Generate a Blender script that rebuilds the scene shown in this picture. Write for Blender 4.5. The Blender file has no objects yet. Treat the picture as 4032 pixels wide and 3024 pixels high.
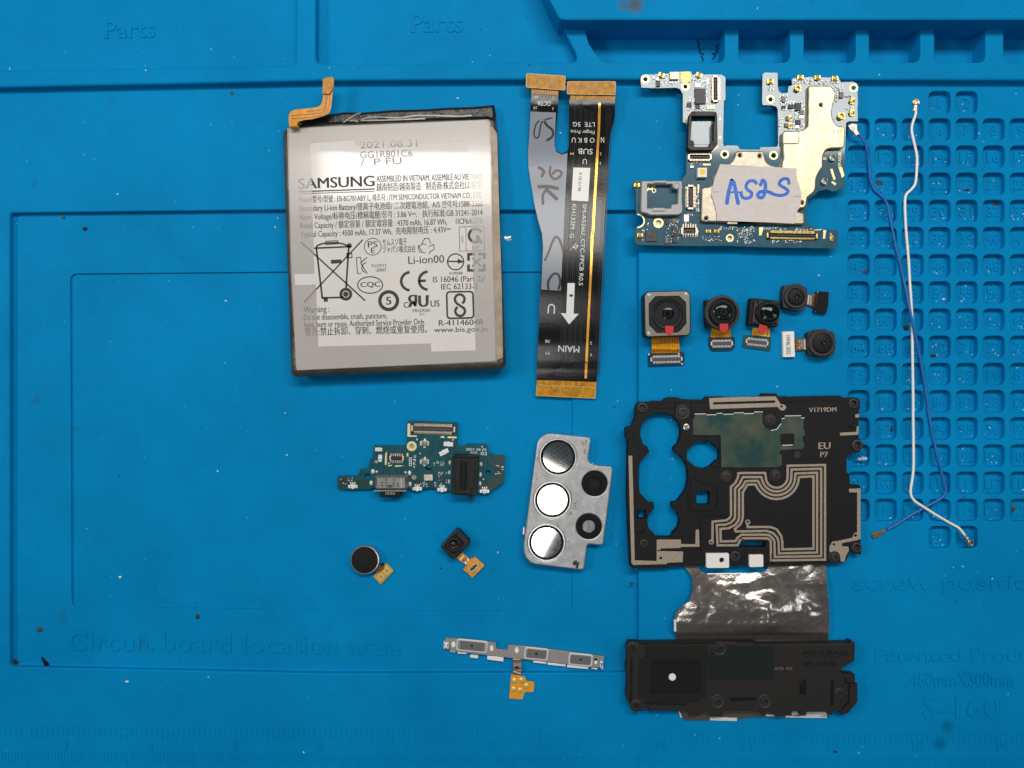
import bpy, bmesh, math, random
from mathutils import Vector, noise
from mathutils.geometry import tessellate_polygon

# ------------------------------------------------------------ camera, world, lamps, exposure
K = 0.0769            # millimetres on the mat per pixel of the 4032-wide photograph
H = 234.0             # camera height in mm
CX, CY = 2016.0, 1512.0
S = bpy.context.scene
C = S.collection
S.unit_settings.system = 'METRIC'

cam = bpy.data.objects.new('camera', bpy.data.cameras.new('camera'))
C.objects.link(cam)
cam.location = (0, 0, H * .001)
cam.data.sensor_width = 36
cam.data.lens = 36 * H / (4032 * K)
cam.data.clip_start = .01
cam.data.clip_end = 20
S.camera = cam

w = bpy.data.worlds.new('World')
S.world = w
w.use_nodes = True
w.node_tree.nodes['Background'].inputs[0].default_value = (.92, .96, 1, 1)
w.node_tree.nodes['Background'].inputs[1].default_value = .08

def lamp(name, loc, target, sx, sy, power, col=(1, 1, 1), rot=0):
    d = bpy.data.lights.new(name, 'AREA')
    d.shape = 'RECTANGLE'; d.size = sx; d.size_y = sy; d.energy = power; d.color = col
    o = bpy.data.objects.new(name, d); C.objects.link(o)
    o.location = loc
    q = (Vector(target) - Vector(loc)).to_track_quat('-Z', 'Y')
    o.rotation_euler = q.to_euler()
    if rot:
        o.rotation_euler.rotate_axis('Z', rot)
    return o
lamp('bench_tube_lamp', (.075, .265, .50), (.075, .11, 0), .52, .09, 2.45, (1, .965, .91))
lamp('desk_lamp', (.0077, -.127, .50), (.0077, -.127, 0), .120, .072, .22, (1, .985, .96), math.radians(62))
lamp('left_lamp', (-.42, .12, .42), (-.08, .02, 0), .12, .12, .85, (.95, .98, 1))
lamp('right_lamp', (.42, -.05, .42), (.06, -.02, 0), .12, .12, .22, (.95, .98, 1))

S.view_settings.view_transform = 'Standard'
S.view_settings.look = 'None'
S.view_settings.exposure = 0
S.view_settings.gamma = 1
S.view_settings.use_curve_mapping = False

# ------------------------------------------------------------ materials
def M(name, col, rough=.5, metal=0, bump=None, var=None, spec=.5, coat=0, coat_r=.1, col2=None):
    m = bpy.data.materials.new(name); m.use_nodes = True
    nt = m.node_tree; b = nt.nodes['Principled BSDF']
    b.inputs['Base Color'].default_value = (*col, 1)
    b.inputs['Roughness'].default_value = rough
    b.inputs['Metallic'].default_value = metal
    b.inputs['Specular IOR Level'].default_value = spec
    b.inputs['Coat Weight'].default_value = coat
    b.inputs['Coat Roughness'].default_value = coat_r
    tc = nt.nodes.new('ShaderNodeTexCoord')
    def noi(scale, det=4):
        n = nt.nodes.new('ShaderNodeTexNoise'); n.inputs['Scale'].default_value = scale
        n.inputs['Detail'].default_value = det
        nt.links.new(tc.outputs['Object'], n.inputs['Vector']); return n
    if bump:
        n = noi(bump[0]); bp = nt.nodes.new('ShaderNodeBump')
        bp.inputs['Strength'].default_value = bump[1]
        bp.inputs['Distance'].default_value = bump[2] if len(bump) > 2 else .0001
        nt.links.new(n.outputs['Fac'], bp.inputs['Height'])
        nt.links.new(bp.outputs['Normal'], b.inputs['Normal'])
    if var:
        n = noi(var[0], 6); r = nt.nodes.new('ShaderNodeValToRGB')
        c2 = col2 or tuple(x * (1 - var[1]) for x in col)
        r.color_ramp.elements[0].position = .35; r.color_ramp.elements[1].position = .65
        r.color_ramp.elements[0].color = (*c2, 1); r.color_ramp.elements[1].color = (*col, 1)
        nt.links.new(n.outputs['Fac'], r.inputs['Fac'])
        nt.links.new(r.outputs['Color'], b.inputs['Base Color'])
    return m

def mat_silicone():
    m = M('blue_silicone', (.0, .215, .50), .62, bump=(2600, .35, .00006))
    nt = m.node_tree; b = nt.nodes['Principled BSDF']
    b.inputs['Specular IOR Level'].default_value = .05
    g = nt.nodes.new('ShaderNodeTexCoord')
    n = nt.nodes.new('ShaderNodeTexNoise'); n.inputs['Scale'].default_value = 22; n.inputs['Detail'].default_value = 8
    n.inputs['Roughness'].default_value = .7
    nt.links.new(g.outputs['Object'], n.inputs['Vector'])
    r = nt.nodes.new('ShaderNodeValToRGB')
    r.color_ramp.elements[0].position = .3; r.color_ramp.elements[1].position = .62
    r.color_ramp.elements[0].color = (.0, .182, .41, 1); r.color_ramp.elements[1].color = (.0, .228, .51, 1)
    nt.links.new(n.outputs['Fac'], r.inputs['Fac'])
    col = r.outputs['Color']
    # greasy smudges: small soft patches
    n2 = nt.nodes.new('ShaderNodeTexNoise'); n2.inputs['Scale'].default_value = 120; n2.inputs['Detail'].default_value = 5
    nt.links.new(g.outputs['Object'], n2.inputs['Vector'])
    r2 = nt.nodes.new('ShaderNodeValToRGB')
    r2.color_ramp.elements[0].position = .68; r2.color_ramp.elements[1].position = .8
    r2.color_ramp.elements[0].color = (0, 0, 0, 1); r2.color_ramp.elements[1].color = (.5, .5, .5, 1)
    nt.links.new(n2.outputs['Fac'], r2.inputs['Fac'])
    mx = nt.nodes.new('ShaderNodeMix'); mx.data_type = 'RGBA'
    nt.links.new(r2.outputs['Color'], mx.inputs['Factor']); nt.links.new(col, mx.inputs['A'])
    mx.inputs['B'].default_value = (.01, .10, .19, 1)
    col = mx.outputs['Result']
    for (px, py, rad, c, amt) in [(2500, 18, 3.0, (.10, .075, .03), .75), (2452, 22, 2.0, (.10, .075, .03), .4),
                                  (548, 1950, 1.6, (.03, .10, .16), .5), (3730, 2860, 2.2, (.0, .06, .16), .45),
                                  (3700, 2930, 2.5, (.0, .06, .16), .4), (1410, 1800, 2.2, (.02, .10, .17), .35)]:
        z = 9 if py < 70 else 0
        v = nt.nodes.new('ShaderNodeVectorMath'); v.operation = 'DISTANCE'
        nt.links.new(g.outputs['Object'], v.inputs[0])
        p = W((px, py), z); v.inputs[1].default_value = (p[0] * .001, p[1] * .001, z * .001)
        mr = nt.nodes.new('ShaderNodeMapRange')
        mr.inputs['From Min'].default_value = rad * .0003; mr.inputs['From Max'].default_value = rad * .0011
        mr.inputs['To Min'].default_value = amt; mr.inputs['To Max'].default_value = 0
        nt.links.new(v.outputs['Value'], mr.inputs['Value'])
        mx = nt.nodes.new('ShaderNodeMix'); mx.data_type = 'RGBA'
        nt.links.new(mr.outputs['Result'], mx.inputs['Factor']); nt.links.new(col, mx.inputs['A'])
        mx.inputs['B'].default_value = (*c, 1); col = mx.outputs['Result']
    nt.links.new(col, b.inputs['Base Color'])
    return m

def mat_clear(name, col, opac, rough=.2, gloss=.08):
    """clear film: part see-through, part veil, with a gloss on top"""
    m = bpy.data.materials.new(name); m.use_nodes = True
    nt = m.node_tree; nt.nodes.clear()
    out = nt.nodes.new('ShaderNodeOutputMaterial')
    t = nt.nodes.new('ShaderNodeBsdfTransparent'); d = nt.nodes.new('ShaderNodeBsdfDiffuse')
    d.inputs[0].default_value = (*col, 1)
    g = nt.nodes.new('ShaderNodeBsdfGlossy'); g.inputs['Roughness'].default_value = rough; g.inputs['Color'].default_value = (1, .985, .94, 1)
    a = nt.nodes.new('ShaderNodeMixShader'); a.inputs[0].default_value = opac
    nt.links.new(t.outputs[0], a.inputs[1]); nt.links.new(d.outputs[0], a.inputs[2])
    e = nt.nodes.new('ShaderNodeMixShader'); e.inputs[0].default_value = gloss
    nt.links.new(a.outputs[0], e.inputs[1]); nt.links.new(g.outputs[0], e.inputs[2])
    nt.links.new(e.outputs[0], out.inputs[0])
    return m

# ------------------------------------------------------------ geometry helpers
def W(p, z):
    f = K * (1 - z / H)
    return ((p[0] - CX) * f, (CY - p[1]) * f)

class Fr:
    """a magnified frame of the photograph: turns its coordinates into full-photo pixels"""
    def __init__(s, ox, oy, sc): s.o = (ox, oy); s.s = sc
    def __call__(s, t):
        if isinstance(t, str):
            t = [tuple(float(q) for q in c.split(',')) for c in t.split()]
        return [(s.o[0] + x / s.s, s.o[1] + y / s.s) for x, y in t]
    def p(s, x, y): return (s.o[0] + x / s.s, s.o[1] + y / s.s)

A1 = Fr(1080, 280, 2.3532); A2 = Fr(1080, 880, 2.3532)
F1 = Fr(2040, 270, 2.5524); F2 = Fr(2040, 900, 2.4405)
M1 = Fr(2480, 260, 3.7704); M2 = Fr(2960, 260, 3.7696); M3 = Fr(2480, 560, 3.8583); M4 = Fr(2860, 560, 3.8574)
C1 = Fr(2500, 1100, 4.6087); C2 = Fr(2880, 1100, 4.6087)
B1 = Fr(2440, 1520, 4.046); B2 = Fr(2920, 1520, 4.046); B3 = Fr(2440, 1860, 4.046); B4 = Fr(2920, 1860, 4.046)
P1 = Fr(2440, 2180, 4.046); P2 = Fr(2440, 2480, 4.046); P3 = Fr(2900, 2480, 4.0462); P4 = Fr(2900, 2180, 4.0462)
S1 = Fr(1300, 1630, 4.6075); S2 = Fr(1640, 1630, 4.6075)
MO = Fr(1340, 2050, 3.6867); LP = Fr(2030, 1680, 2.8119); KY = Fr(1700, 2480, 3.0722)
R2 = Fr(1340, 0, 1.6385); R3 = Fr(2680, 0, 1.6361); R6 = Fr(3200, 0, 2.6587); R5 = Fr(0, 2010, 1.6363)
R8 = Fr(3300, 1000, 2.6762); R9 = Fr(3240, 1600, 2.7652)

def area(P): return sum(P[i-1][0] * P[i][1] - P[i][0] * P[i-1][1] for i in range(len(P))) / 2
def clean(P, e=1e-4):
    o = []
    for p in P:
        if not o or math.dist(p, o[-1]) > e: o.append(p)
    if len(o) > 1 and math.dist(o[0], o[-1]) <= e: o.pop()
    return o
def offset(P, d):
    if not d: return list(P)
    n = len(P); o = []
    for i in range(n):
        a, b, c = P[i-1], P[i], P[(i+1) % n]
        u = Vector((b[0]-a[0], b[1]-a[1])).normalized(); v = Vector((c[0]-b[0], c[1]-b[1])).normalized()
        n1 = Vector((-u.y, u.x)); n2 = Vector((-v.y, v.x))
        m = n1 + n2; L = m.length
        if L < .3: m = n1; k = 1
        else: m /= L; k = min(1 / max(m.dot(n1), .35), 2.2)
        o.append((b[0] + m.x * d * k, b[1] + m.y * d * k))
    return o
def rc(P, r, n=4):
    """round the corners of a pixel polygon"""
    o = []; L = len(P)
    for i in range(L):
        a, b, c = Vector(P[i-1]), Vector(P[i]), Vector(P[(i+1) % L])
        u = a - b; v = c - b
        t = min(r, u.length * .45, v.length * .45)
        p = b + u.normalized() * t; q = b + v.normalized() * t
        for k in range(n + 1):
            s = k / n
            w_ = p * (1-s)**2 + b * 2*s*(1-s) + q * s*s
            o.append((w_.x, w_.y))
    return o
def rect(cx, cy, w_, h, ang=0, r=0):
    c, s = math.cos(math.radians(ang)), math.sin(math.radians(ang))
    P = [(cx + x*c - y*s, cy + x*s + y*c) for x, y in ((-w_/2, -h/2), (w_/2, -h/2), (w_/2, h/2), (-w_/2, h/2))]
    return rc(P, r) if r else P
def circ(c, r, n=28, ry=None, a0=0):
    ry = ry or r
    return [(c[0] + r * math.cos(a0 + 2*math.pi*i/n), c[1] + ry * math.sin(a0 + 2*math.pi*i/n)) for i in range(n)]
def arc(c, r, a, b, n=16, ry=None):
    """degrees, screen sense: 0 right, 90 down"""
    ry = ry or r
    return [(c[0] + r*math.cos(math.radians(a+(b-a)*i/n)), c[1] + ry*math.sin(math.radians(a+(b-a)*i/n))) for i in range(n+1)]
def smooth(P, n=5, closed=False):
    o = []; L = len(P)
    for i in range(L if closed else L-1):
        g = (lambda j: P[j % L]) if closed else (lambda j: P[max(0, min(L-1, j))])
        p0, p1, p2, p3 = g(i-1), g(i), g(i+1), g(i+2)
        for k in range(n):
            t = k / n
            o.append(tuple(.5*((2*b)+(-a+c)*t+(2*a-5*b+4*c-d)*t*t+(-a+3*b-3*c+d)*t**3) for a, b, c, d in zip(p0, p1, p2, p3)))
    if not closed: o.append(tuple(P[-1]))
    return o

_tc = {}
def glyphs(s, bold, ext, bev=0):
    k = (s, bold, ext, bev)
    if k not in _tc:
        cu = bpy.data.curves.new('t', 'FONT'); cu.body = s; cu.size = 1; cu.offset = bold
        cu.extrude = ext; cu.bevel_depth = bev; cu.resolution_u = 3
        o = bpy.data.objects.new('t', cu); C.objects.link(o)
        dg = bpy.context.evaluated_depsgraph_get()
        me = bpy.data.meshes.new_from_object(o.evaluated_get(dg))
        _tc[k] = ([tuple(v.co) for v in me.vertices], [tuple(p.vertices) for p in me.polygons])
        bpy.data.objects.remove(o); bpy.data.curves.remove(cu); bpy.data.meshes.remove(me)
    return _tc[k]
CAP = max(v[1] for v in glyphs('H', 0, 0)[0])

org = {}
class MB:
    def __init__(s): s.v = []; s.f = []; s.m = []; s.flat = set()
    def add(s, vs, fs, m=0):
        k = len(s.v); s.v += vs
        for f in fs: s.f.append([i + k for i in f]); s.m.append(m)
    def prism(s, pts, z0, z1, holes=(), ch=.08, m=0, prof=None, zr=None, bottom=True, mside=None):
        zr = z1 if zr is None else zr
        O = clean([W(p, zr) for p in pts])
        if area(O) < 0: O.reverse()
        HS = []
        for h in holes:
            q = clean([W(p, zr) for p in h])
            if area(q) > 0: q.reverse()
            HS.append(q)
        if prof is None:
            prof = [(0, z0), (0, z1 - ch), (ch*.35, z1 - ch*.3), (ch, z1)] if ch else [(0, z0), (0, z1)]
        loops = [O] + HS; base = len(s.v); n = sum(len(l) for l in loops)
        for ins, z in prof:
            for l in loops: s.v += [(x, y, z) for x, y in offset(l, ins)]
        for r in range(len(prof) - 1):
            st = 0
            for l in loops:
                L = len(l)
                for i in range(L):
                    j = (i + 1) % L
                    a = base + r*n + st
                    s.f.append([a+i, a+j, a+j+n, a+i+n]); s.m.append(m if mside is None else mside)
                st += L
        def cap(r, flip):
            k = base + r*n; idx = []; st = 0; polys = []
            for l in loops:
                polys.append([Vector((s.v[k+st+i][0], s.v[k+st+i][1], 0)) for i in range(len(l))]); st += len(l)
            for t in tessellate_polygon(polys):
                t = list(t); a = [s.v[k+q] for q in t]
                ar = (a[1][0]-a[0][0])*(a[2][1]-a[0][1])-(a[2][0]-a[0][0])*(a[1][1]-a[0][1])
                if (ar < 0) != flip: t.reverse()
                s.flat.add(len(s.f)); s.f.append([k+q for q in t]); s.m.append(m)
        cap(len(prof)-1, False)
        if bottom: cap(0, True)
        return s
    def box(s, cx, cy, w_, h, z0, z1, ang=0, r=0, m=0, ch=.06): return s.prism(rect(cx, cy, w_, h, ang, r), z0, z1, ch=ch, m=m)
    def lathe(s, c, prof, n=32, m=0, zr=None):
        """prof: (radius px, z) from the outside in"""
        zr = max(z for r, z in prof) if zr is None else zr
        cx, cy = W(c, zr); f = K * (1 - zr/H); k = len(s.v)
        for r, z in prof:
            for i in range(n):
                a = 2*math.pi*i/n; s.v.append((cx + r*f*math.cos(a), cy + r*f*math.sin(a), z))
        for q in range(len(prof)-1):
            for i in range(n):
                j = (i+1) % n
                s.f.append([k+q*n+i, k+q*n+j, k+(q+1)*n+j, k+(q+1)*n+i]); s.m.append(m)
        if prof[-1][0] > 0:
            s.flat.add(len(s.f)); s.f.append([k+(len(prof)-1)*n+i for i in range(n)]); s.m.append(m)
        return s
    def stroke(s, pts, w_, z, m=0, closed=False, t=0, caps=False):
        """flat ribbon on a surface; z a number or a function of the pixel; t its thickness"""
        P = [Vector(p) for p in clean(pts, .01)]; n = len(P); zf = z if callable(z) else (lambda p: z)
        Lp, Rp = [], []
        for i in range(n):
            a = P[i-1] if (i or closed) else P[i]; c = P[(i+1) % n] if (i < n-1 or closed) else P[i]
            u = (P[i]-a); v = (c-P[i])
            u = u.normalized() if u.length else v.normalized(); v = v.normalized() if v.length else u
            n1 = Vector((-u.y, u.x)); n2 = Vector((-v.y, v.x)); mm = n1+n2
            mm = mm.normalized() if mm.length > .2 else n1
            k = min(1/max(mm.dot(n1), .4), 1.6) * w_/2
            Lp.append(P[i] + mm*k); Rp.append(P[i] - mm*k)
        vs = []
        for q in Lp + Rp:
            zz = zf(q); vs.append((*W(q, zz), zz))
        fs = []
        for i in range(n if closed else n-1):
            j = (i+1) % n; fs.append([i, j, n+j, n+i])
        if t:
            b = 2*n; vs += [(x, y, zz-t) for x, y, zz in vs]
            for i in range(n if closed else n-1):
                j = (i+1) % n; fs += [[j, i, b+i, b+j], [n+i, n+j, b+n+j, b+n+i]]
            if not closed: fs += [[0, n, b+n, b], [n-1+n, n-1, b+n-1, b+2*n-1]]
        s.add(vs, fs, m)
        if caps and not closed:
            for e in (P[0], P[-1]): s.disc(e, w_/2, zf(e) - (t*.02 or .001), m)
        return s
    def disc(s, c, r, z, m=0, n=16, ry=None):
        P = circ(c, r, n, ry); s.add([(*W(p, z), z) for p in P], [list(range(n-1, -1, -1))], m); return s
    def poly(s, pts, z, m=0):
        P = [W(p, z) for p in pts]
        if area(P) < 0: P.reverse()
        tr = [list(t) for t in tessellate_polygon([[Vector((x, y, 0)) for x, y in P]])]
        for t in tr:
            a = [P[q] for q in t]
            if (a[1][0]-a[0][0])*(a[2][1]-a[0][1])-(a[2][0]-a[0][0])*(a[1][1]-a[0][1]) < 0: t.reverse()
        s.add([(x, y, z) for x, y in P], tr, m); return s
    def text(s, str_, a, b, h, z, m=0, bold=0, ext=0, bev=0):
        if bold:                      # a heavier cut: the same letters struck three times side by side
            e = Vector((b[0]-a[0], b[1]-a[1])).normalized() * (h*bold*1.3); zf = z if callable(z) else (lambda p: z)
            for q in (-1, 1, 0): s.text(str_, (a[0]+e.x*q, a[1]+e.y*q), (b[0]+e.x*q, b[1]+e.y*q), h, lambda p, q=q: zf(p)-.003*(q+1), m, 0, ext, bev)
            return s
        vs, fs = glyphs(str_, 0, .05 if ext else 0, .012 if bev else 0)
        if not vs: return s
        x0 = min(v[0] for v in vs); x1 = max(v[0] for v in vs); z0 = min(v[2] for v in vs); z1 = max(v[2] for v in vs)
        d = Vector((b[0]-a[0], b[1]-a[1])); L = d.length; d /= L; up = Vector((d.y, -d.x))
        sx = L/(x1-x0); sy = h/CAP; zf = z if callable(z) else (lambda p: z); o = []
        for x, y, zz in vs:
            q = Vector(a) + d*((x-x0)*sx) + up*(y*sy)
            hz = zf(q) + ((zz-z0)/(z1-z0)*ext if ext else 0); o.append((*W(q, hz), hz))
        s.add(o, fs, m); return s
    def sheet(s, pts, zf, t=.1, step=24, holes=(), m=0):
        """a bendable sheet: cut into small cells, then laid along zf"""
        bm = bmesh.new(); polys = []; al = []
        for l in [pts] + list(holes):
            l = clean(l, .05); polys.append([Vector((x, y, 0)) for x, y in l]); al += l
        vv = [bm.verts.new((x, y, 0)) for x, y in al]
        for tr in tessellate_polygon(polys):
            try: bm.faces.new([vv[i] for i in tr])
            except ValueError: pass
        for ax in (0, 1):
            lo = min(p[ax] for p in al); hi = max(p[ax] for p in al); q = lo + step
            while q < hi:
                co = (q, 0, 0) if ax == 0 else (0, q, 0); no = (1, 0, 0) if ax == 0 else (0, 1, 0)
                bmesh.ops.bisect_plane(bm, geom=bm.verts[:] + bm.edges[:] + bm.faces[:], plane_co=co, plane_no=no, dist=1e-4)
                q += step
        bm.verts.ensure_lookup_table(); bm.verts.index_update(); n = len(bm.verts); vs = []
        for v in bm.verts: zz = zf(v.co); vs.append((*W(v.co, zz), zz))
        vs += [(x, y, z-t) for x, y, z in vs]; fs = []
        for f in bm.faces:
            ix = [v.index for v in f.verts]
            P = [vs[i] for i in ix]
            if area(P) < 0: ix.reverse()
            fs.append(ix); fs.append([i+n for i in reversed(ix)])
        for e in bm.edges:
            if len(e.link_faces) == 1:
                a, b = e.verts[0].index, e.verts[1].index; fs.append([a, b, b+n, a+n])
        bm.free(); s.add(vs, fs, m); return s
    def tube(s, path, r, n=10, m=0):
        """path of (px, py, z mm); r in px"""
        P = [Vector((*W((x, y), z), z)) for x, y, z in path]; r *= K; k = len(s.v); N = len(P)
        rr = r if isinstance(r, list) else [r]*N
        for i in range(N):
            d = (P[min(i+1, N-1)] - P[max(i-1, 0)]).normalized()
            a = d.cross(Vector((0, 0, 1)));
            a = a.normalized() if a.length > .05 else Vector((1, 0, 0))
            b = a.cross(d)
            for j in range(n):
                t = 2*math.pi*j/n; s.v.append(tuple(P[i] + (a*math.cos(t)+b*math.sin(t))*rr[i]))
        for i in range(N-1):
            for j in range(n):
                q = (j+1) % n; s.f.append([k+i*n+j, k+i*n+q, k+(i+1)*n+q, k+(i+1)*n+j]); s.m.append(m)
        s.f.append([k+j for j in range(n)]); s.m.append(m); s.f.append([k+(N-1)*n+j for j in reversed(range(n))]); s.m.append(m)
        return s
    def blob(s, c, z, rx, ry, rz, seed=0, m=0, rough=.35):
        rnd = random.Random(seed); bm = bmesh.new(); bmesh.ops.create_icosphere(bm, subdivisions=2, radius=1)
        cx, cy = W(c, z); sd = Vector((seed*3.7, seed*1.3, 0)); k = len(s.v)
        for v in bm.verts:
            g = 1 + rough*noise.noise(v.co*1.6+sd)*1.6
            s.v.append((cx+v.co.x*rx*K*g, cy+v.co.y*ry*K*g, z + max(-.02, rz*K*(v.co.z*g*.5+.5))))
        for f in bm.faces: s.f.append([v.index+k for v in f.verts]); s.m.append(m)
        bm.free(); return s
    def build(s, name, mats, parent=None, label=None, kind=None, sharp=38):
        o3 = org.get(parent, Vector((0, 0, 0)))
        me = bpy.data.meshes.new(name)
        me.from_pydata([((x-o3.x)*.001, (y-o3.y)*.001, (z-o3.z)*.001) for x, y, z in s.v], [], s.f)
        for m in (mats if isinstance(mats, (list, tuple)) else [mats]): me.materials.append(m)
        me.polygons.foreach_set('material_index', s.m)
        me.update(); me.set_sharp_from_angle(angle=math.radians(sharp))
        me.polygons.foreach_set('use_smooth', [i not in s.flat for i in range(len(s.f))])
        o = bpy.data.objects.new(name, me); C.objects.link(o)
        if parent: o.parent = parent
        org[o] = o3
        if label: o['label'] = label
        if kind: o['kind'] = kind
        return o

def thing(name, label, cat, px, z, group=None):
    o = bpy.data.objects.new(name, None); C.objects.link(o); o.empty_display_size = .005
    x, y = W(px, z); o.location = (x*.001, y*.001, z*.001); org[o] = Vector((x, y, z))
    o['label'] = label; o['category'] = cat
    if group: o['group'] = group
    return o

# ------------------------------------------------------------ the material set
SIL = mat_silicone()
PCB = M('teal_solder_mask', (.005, .085, .135), .38, bump=(1500, .06), var=(500, .3), spec=.3, coat=.8, coat_r=.06)
PCB2 = M('green_solder_mask', (.003, .080, .100), .4, bump=(1500, .1), var=(500, .3), spec=.25)
PCBD = M('dark_green_mask', (.003, .035, .028), .4)
GOLD = M('gold_plate', (.84, .60, .17), .3, .65)
GOLDP = M('pale_gold_pad', (.80, .68, .36), .4, .55)
SHL = M('brass_shield', (.70, .59, .39), .40, .9, bump=(700, .35, .00012), var=(420, .28))
SHLS = M('nickel_shield', (.48, .43, .33), .44, .85, bump=(1800, .3), var=(600, .2))
STEEL = M('steel', (.62, .60, .58), .28, .95, bump=(2500, .15))
TIN = M('tin_solder', (.74, .73, .71), .35, .35)
GUN = M('dark_steel', (.36, .35, .33), .36, .7, var=(1500, .25))
BEZ = M('grey_bezel_metal', (.21, .195, .17), .4, .8, bump=(3500, .15))
BLK = M('black_plastic', (.008, .0075, .008), .55, spec=.22, bump=(2200, .5, .00012))
BLKS = M('black_smooth_plastic', (.008, .008, .009), .36, spec=.25)
BLKM = M('black_matte', (.006, .006, .007), .6, bump=(4000, .2), spec=.15)
GREYB = M('charcoal_plastic', (.030, .028, .028), .5, spec=.35, bump=(2500, .3))
LENS = M('lens_glass', (.003, .007, .008), .06, spec=.22)
LENS2 = M('lens_coating', (.006, .016, .018), .12, coat=.4)
AMB = M('amber_polyimide', (.74, .30, .008), .26, bump=(2500, .2), var=(900, .25), spec=.25)
AMBD = M('brown_polyimide', (.20, .075, .012), .3, var=(1400, .5), coat=.3)
TRACE = M('dark_trace', (.10, .045, .008), .35)
TAN = M('tan_antenna_print', (.40, .325, .25), .5, .25, bump=(5000, .4), var=(2500, .25))
WHT = M('white_print', (.72, .72, .70), .5)
INK = M('black_print', (.012, .012, .013), .5)
INKG = M('faded_brown_ink', (.27, .20, .19), .5)
PAPER = M('pale_paper', (.66, .60, .57), .8, bump=(1600, .4, .00005), var=(700, .07))
BLUEINK = M('blue_marker_ink', (.012, .17, .74), .5, var=(900, .4))
BLKINK = M('black_marker_ink', (.02, .02, .025), .35)
BRNINK = M('brown_marker_ink', (.10, .065, .06), .4, var=(2500, .45))
LABEL = M('silver_battery_label', (.66, .635, .595), .5, 0, bump=(300, .28, .0004), var=(90, .05), spec=.2, coat=.75, coat_r=.09)
POUCH = M('grey_pouch_edge', (.15, .135, .115), .30, .55, bump=(160, .5, .0006), var=(120, .5))
WRAP = M('black_shrink_film', (.014, .013, .012), .3, bump=(140, .8, .0012), spec=.3)
TANST = M('tan_tape_strip', (.40, .31, .22), .5, var=(300, .3))
CLEAR = mat_clear('cloudy_clear_tape', (.48, .44, .425), .26, .28, .055)
GREYF = M('grey_marking_film', (.215, .235, .275), .38, bump=(1800, .25), coat=.2, coat_r=.2)
RIB = M('black_ribbon', (.007, .007, .008), .19, bump=(1100, .3, .00006), spec=.28)
RED = M('red_tab', (.52, .012, .014), .4)
NAVY = M('navy_board', (.004, .026, .052), .5, spec=.2)
GRN = M('green_board', (.006, .06, .06), .35)
CONN = M('grey_connector_body', (.085, .078, .085), .5, spec=.25)
CONND = M('dark_connector_body', (.035, .034, .036), .4)
PIN = M('gilt_pins', (.78, .64, .46), .3, .5)
WPL = M('white_plastic', (.80, .77, .73), .45)
LGREY = M('light_grey_plastic', (.42, .41, .41), .5)
CHIP = M('black_chip', (.022, .022, .025), .45, bump=(3000, .3))
CHIPB = M('brown_chip', (.17, .12, .10), .4)
YEL = M('yellow_phosphor', (.85, .62, .0), .5)
CABW = M('white_cable_jacket', (.84, .80, .74), .4)
CABB = M('blue_cable_jacket', (.010, .135, .45), .38, var=(700, .2))
FOIL = M('crinkled_graphite_foil', (.32, .29, .265), .2, .82, bump=(420, .5, .0003), var=(1200, .2))
FOILE = M('bright_foil_edge', (.85, .85, .85), .35, .35)  # near-white base colour stands in for light the foil would reflect
GFOIL = M('green_tinted_foil', (.022, .075, .068), .36, .55, bump=(350, .5, .0003), var=(130, .45), col2=(.11, .12, .08))
DKLAB = M('dark_green_sticker', (.006, .011, .011), .5, bump=(500, .3), spec=.3)
PLATE = M('frosted_aluminium', (.50, .50, .51), .42, .7, bump=(3800, .5, .00012), var=(500, .22))
FOAM = M('charcoal_foam', (.016, .016, .015), .9, bump=(6000, .8, .0002), spec=.15)
KEYS = M('satin_grey_steel', (.33, .32, .31), .45, .6, bump=(4000, .15))
RUB = M('grey_key_dome', (.12, .12, .12), .5, bump=(5000, .4))
RIM = M('pale_silicone_rim', (.55, .55, .54), .4)
CLG = mat_clear('cover_glass', (.03, .09, .12), .30, .05, .28)
CLG2 = mat_clear('thin_cover_glass', (.03, .09, .12), .06, .05, .06)
DUSTW = M('pale_dust', (.62, .66, .70), .7)
DUSTD = M('dark_dust', (.02, .025, .04), .8)
BROWNC = M('brown_grit', (.085, .06, .04), .7, var=(2000, .5))
DARKC = M('dark_grit', (.02, .018, .014), .6)
PALEC = M('pale_grain', (.72, .70, .62), .5)
CLEARC = M('clear_shard', (.35, .45, .5), .1, coat=.8)

# ------------------------------------------------------------ the work mat: one moulded silicone sheet
mat = MB()
NX = 4700; NX0 = -700
stepline = [(NX, 317), (3200, 315), (2200, 312), (1240, 318), (700, 330), (0, 344), (NX0, 360)]
def pit(hole, zt, zb, r, floor=True, fr=None):
    """a moulded recess: rounded rim, wall, floor; returns the rim outline to cut from the sheet above"""
    fr = r if fr is None else fr
    P = clean([W(p, zt) for p in hole])
    if area(P) < 0: P.reverse()
    rings = [(-r, zt), (-.45*r, zt-.12*r), (-.12*r, zt-.45*r), (0, zt-r), (0, zb+fr), (.12*fr, zb+.45*fr), (.45*fr, zb+.12*fr), (fr, zb)]
    k = len(mat.v); n = len(P)
    for ins, z in rings: mat.v += [(x, y, z) for x, y in offset(P, ins)]
    for q in range(len(rings)-1):
        for i in range(n):
            j = (i+1) % n
            mat.f.append([k+q*n+j, k+q*n+i, k+(q+1)*n+i, k+(q+1)*n+j]); mat.m.append(0)
    if floor:
        L = k+(len(rings)-1)*n
        flat_cap([mat.v[L:L+n]])
    return [(x, y) for x, y, z in mat.v[k:k+n]], [(x, y) for x, y, z in mat.v[-n:]] if not floor else None
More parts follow.
